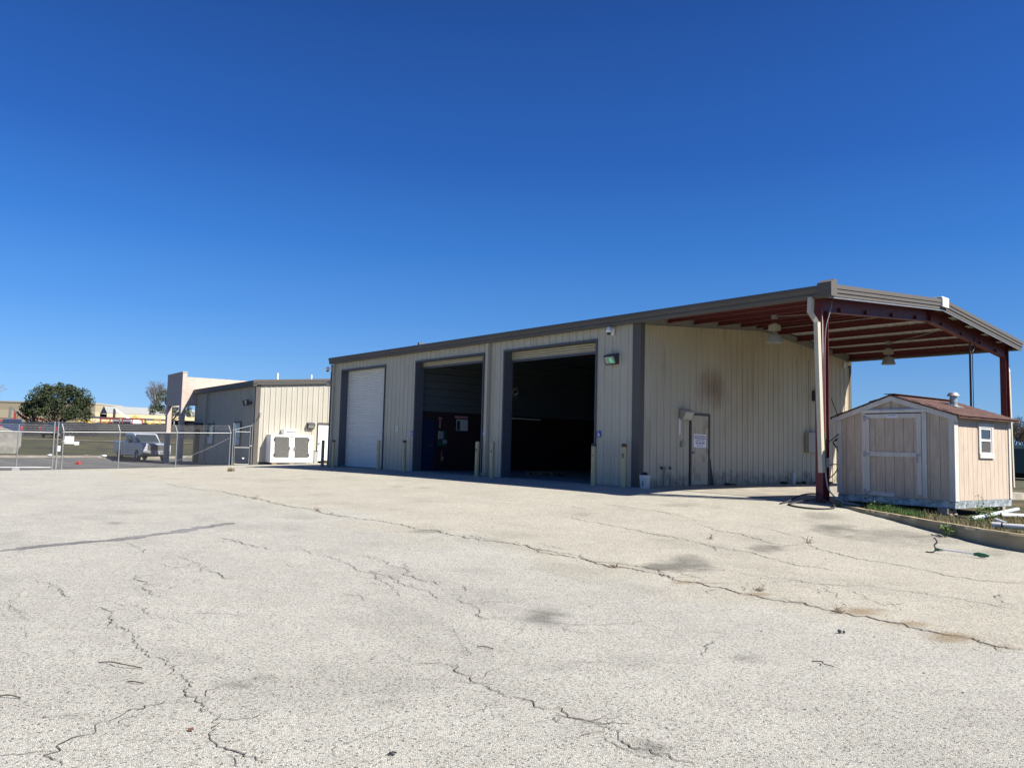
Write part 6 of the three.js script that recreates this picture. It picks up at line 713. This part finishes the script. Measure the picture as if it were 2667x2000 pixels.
  lift('yellow boom lift with caged basket by the yard building', mat.yellowPaint, gp(-121, -19.2), 1.4, 1.6, 2.0); lift('white armed boom lift folded up behind the red rack', mat.dark, gp(-119, -15.6), 1.2, 2.6, 2.8); lift('red boom lift below the beige warehouse wall', mat.redPaint, gp(-138, -1.5), 1.7, 1.4, 2.4); lift('red boom lift raised beside the oak foliage', mat.redPaint, gp(-134, -4.6), 1.3, 2.0, 2.2); lift('red boom lift half hidden under the oak', mat.redPaint, gp(-130, -6.6), 1.9, 1.2, 2.5);
  lift('grey boom lift leaning above the navy pickup', M(lin(0.12, 0.12, 0.12), 0.5), gp(-128, -3.0), 1.5, 2.6, 2.0); lift('yellow topped lift low beneath the lean-to', mat.yellowPaint, gp(-126, -12.5), 1.5, 0.8, 2.0);
  const rack = (label, a, b) => { const t = thing('steel_rack', label, 'rack', [0, 0, 0], 0, 'red steel racks in the rental yard'), ya = G(...a), yb = G(...b), pa = V(a[0], ya, a[1]), pb = V(b[0], yb, b[1]); for (const f of [0, 0.5, 1]) obj('upright', B().bar(pa.clone().lerp(pb, f), pa.clone().lerp(pb, f).add(V(0, 2.65, 0)), 0.14, 0.14), mat.redPaint, t); obj('beam', B().bar(pa.clone().add(V(0, 2.6, 0)), pb.clone().add(V(0, 2.6, 0)), 0.18, 0.22), mat.redPaint, t); obj('beam', B().bar(pa.clone().add(V(0, 1.9, 0)), pb.clone().add(V(0, 1.9, 0)), 0.14, 0.14), mat.redPaint, t); };
  rack('red steel rack left of the white armed lift', [-113.1, -11.6], [-111.6, -13.8]); rack('red steel rack in front of yellow boom lift', [-113.2, -14.6], [-111.4, -16.9]);
  const van = thing('white_van', 'white van roof showing above the screened fence', 'van', gp(-116, -16.4), 0.6); obj('body', B().ext([[-2.4, 0.4], [2.4, 0.4], [2.4, 1.2], [1.6, 1.4], [1.0, 2.4], [0.8, 2.5], [-2.3, 2.5], [-2.4, 2.4]], 1.8, { bevelEnabled: true, bevelSize: 0.06, bevelThickness: 0.06 }, 0, 0, -0.9), mat.white, van); obj('window', B().span(-2.2, 0.9, 1.6, 2.2, 0.965, 0.985), mat.glass, van); for (const x of [-1.5, 1.5]) obj('wheel', B().cyl(V(x, 0.36, -1), V(x, 0.36, 1), 0.36, 0.36, 14), mat.rubber, van);
}
// ---------- trees ----------
function oak(label, p, R, H, n, base) {
  const t = thing('oak_tree', label, 'tree', p, rr(0, 6)), tr = B().cyl(V(0, -0.3, 0), V(0.1, base + 1, 0), R * 0.085, R * 0.06, 10), C = [];
  for (let i = 0; i < n; i++) { const a = rr(0, 6.28), u = rnd(), el = Math.asin(rr(-0.35, 1)), q = 0.45 + 0.52 * Math.cbrt(u), c = V(Math.cos(a) * Math.cos(el) * R * q, base + H * 0.36 + Math.sin(el) * (H * (el > 0 ? 0.62 : 0.4)) * q, Math.sin(a) * Math.cos(el) * R * q); C.push([c, rr(0.09, 0.25) * R]); if (i % 5 === 0) tr.cyl(V(0.1, base + 0.4, 0), c.clone().lerp(V(0, base + H * 0.3, 0), 0.25), R * 0.028, R * 0.008, 6); }
  obj('trunk', tr, mat.bark, t);
  const leaf = [[], []];
  for (const [c, r] of C) for (let k = 0; k < 130; k++) { const d = V(rr(-1, 1), rr(-0.8, 1), rr(-1, 1)).normalize().multiplyScalar(r * Math.cbrt(rr(0.15, 1))), o = c.clone().add(d), s = rr(0.016, 0.034) * R, u = V(rr(-1, 1), rr(-1, 1), rr(-1, 1)).normalize().multiplyScalar(s), v = V(rr(-1, 1), rr(-1, 1), rr(-1, 1)).cross(u).normalize().multiplyScalar(s * 0.7); leaf[rnd() < 0.3 ? 1 : 0].push([o.clone().add(u), o.clone().add(v), o.clone().sub(u), o.clone().sub(v)]); }
  obj('crown', B().quads(leaf[0]), mat.leaf, t); obj('crown', B().quads(leaf[1]), mat.leafB, t); return t;
}
function bare(label, p, H, m = mat.barkPale, depth = 6, spread = 0.55) {
  const t = thing('bare_tree', label, 'tree', p, rr(0, 6), 'leafless winter trees'), tk = B(), br = B();
  const grow = (a, d, l, r, k) => { const b = a.clone().addScaledVector(d, l); (k > depth - 2 ? tk : br).cyl(a, b, r, r * 0.68, k > 2 ? 6 : 3, true); if (!k) return; const n = k > 3 ? 3 : 2 + (rnd() < 0.6 ? 1 : 0); for (let i = 0; i < n; i++) { const e = d.clone().add(V(rr(-1, 1), rr(-0.35, 0.7), rr(-1, 1)).multiplyScalar(spread)).normalize(); grow(b, e, l * rr(0.62, 0.86), Math.max(0.012, r * 0.62), k - 1); } };
  grow(V(0, -0.2, 0), V(0, 1, 0), H * 0.26, H * 0.024, depth); obj('trunk', tk, m, t); obj('branches', br, m, t); return t;
}
oak('large dark evergreen oak behind the screened fence', [-127, 1.1, -8.5], 4.9, 7.2, 150, 1.1); oak('dark evergreen oak seen through the stucco portal', [-126, 1.4, -25.4], 3.4, 6.2, 70, 2.0);
bare('bare winter tree beside the end of beige warehouse', [-99, 0.6, 5.0], 8); bare('bare winter tree rising behind the yard building', [-187, 1.3, -39], 13, mat.barkPale, 7); bare('second bare winter tree beside yard building roof end', [-184, 1.3, -45], 11, mat.barkPale, 6);
for (const [x, z, h, l] of [[-15.2, -78, 5.5, 'bare winter tree far beyond the shed window'], [-12.4, -73.5, 5, 'bare winter tree past the dark van'], [-27.5, -122, 7.5, 'bare winter tree farthest beyond the shed'], [-11.5, -76, 6, 'bare winter tree right of the dark van'], [-19, -90, 6, 'bare winter tree lowest of those beyond the shed']]) bare(l, [x, G(x, z), z], h, mat.bark, 7);
{
  const v = thing('dark_van', 'dark green van with pale roof parked far beyond the shed', 'van', [-6.6, G(-6.6, -53), -53], 1.9); obj('body', B().ext([[-2.6, 0.45], [2.6, 0.45], [2.6, 1.3], [1.9, 1.5], [1.3, 2.3], [-2.5, 2.4], [-2.6, 2.2]], 1.9, { bevelEnabled: true, bevelSize: 0.06, bevelThickness: 0.06 }, 0, 0, -0.95), M(lin(0.02, 0.05, 0.055), 0.4), v); obj('roof', B().box(-0.5, 2.48, 0, 3.6, 0.1, 1.8), mat.whiteDirty, v); obj('window', B().span(-2.2, 1.2, 1.5, 2.1, 1.015, 1.03), mat.glass, v); obj('taillight', B().box(-2.68, 1.2, 0.8, 0.05, 0.3, 0.2), mat.redPaint, v); for (const x of [-1.6, 1.6]) obj('wheel', B().cyl(V(x, 0.38, -1.02), V(x, 0.38, 1.02), 0.38, 0.38, 14), mat.rubber, v);
}
renderer.render(scene, camera);
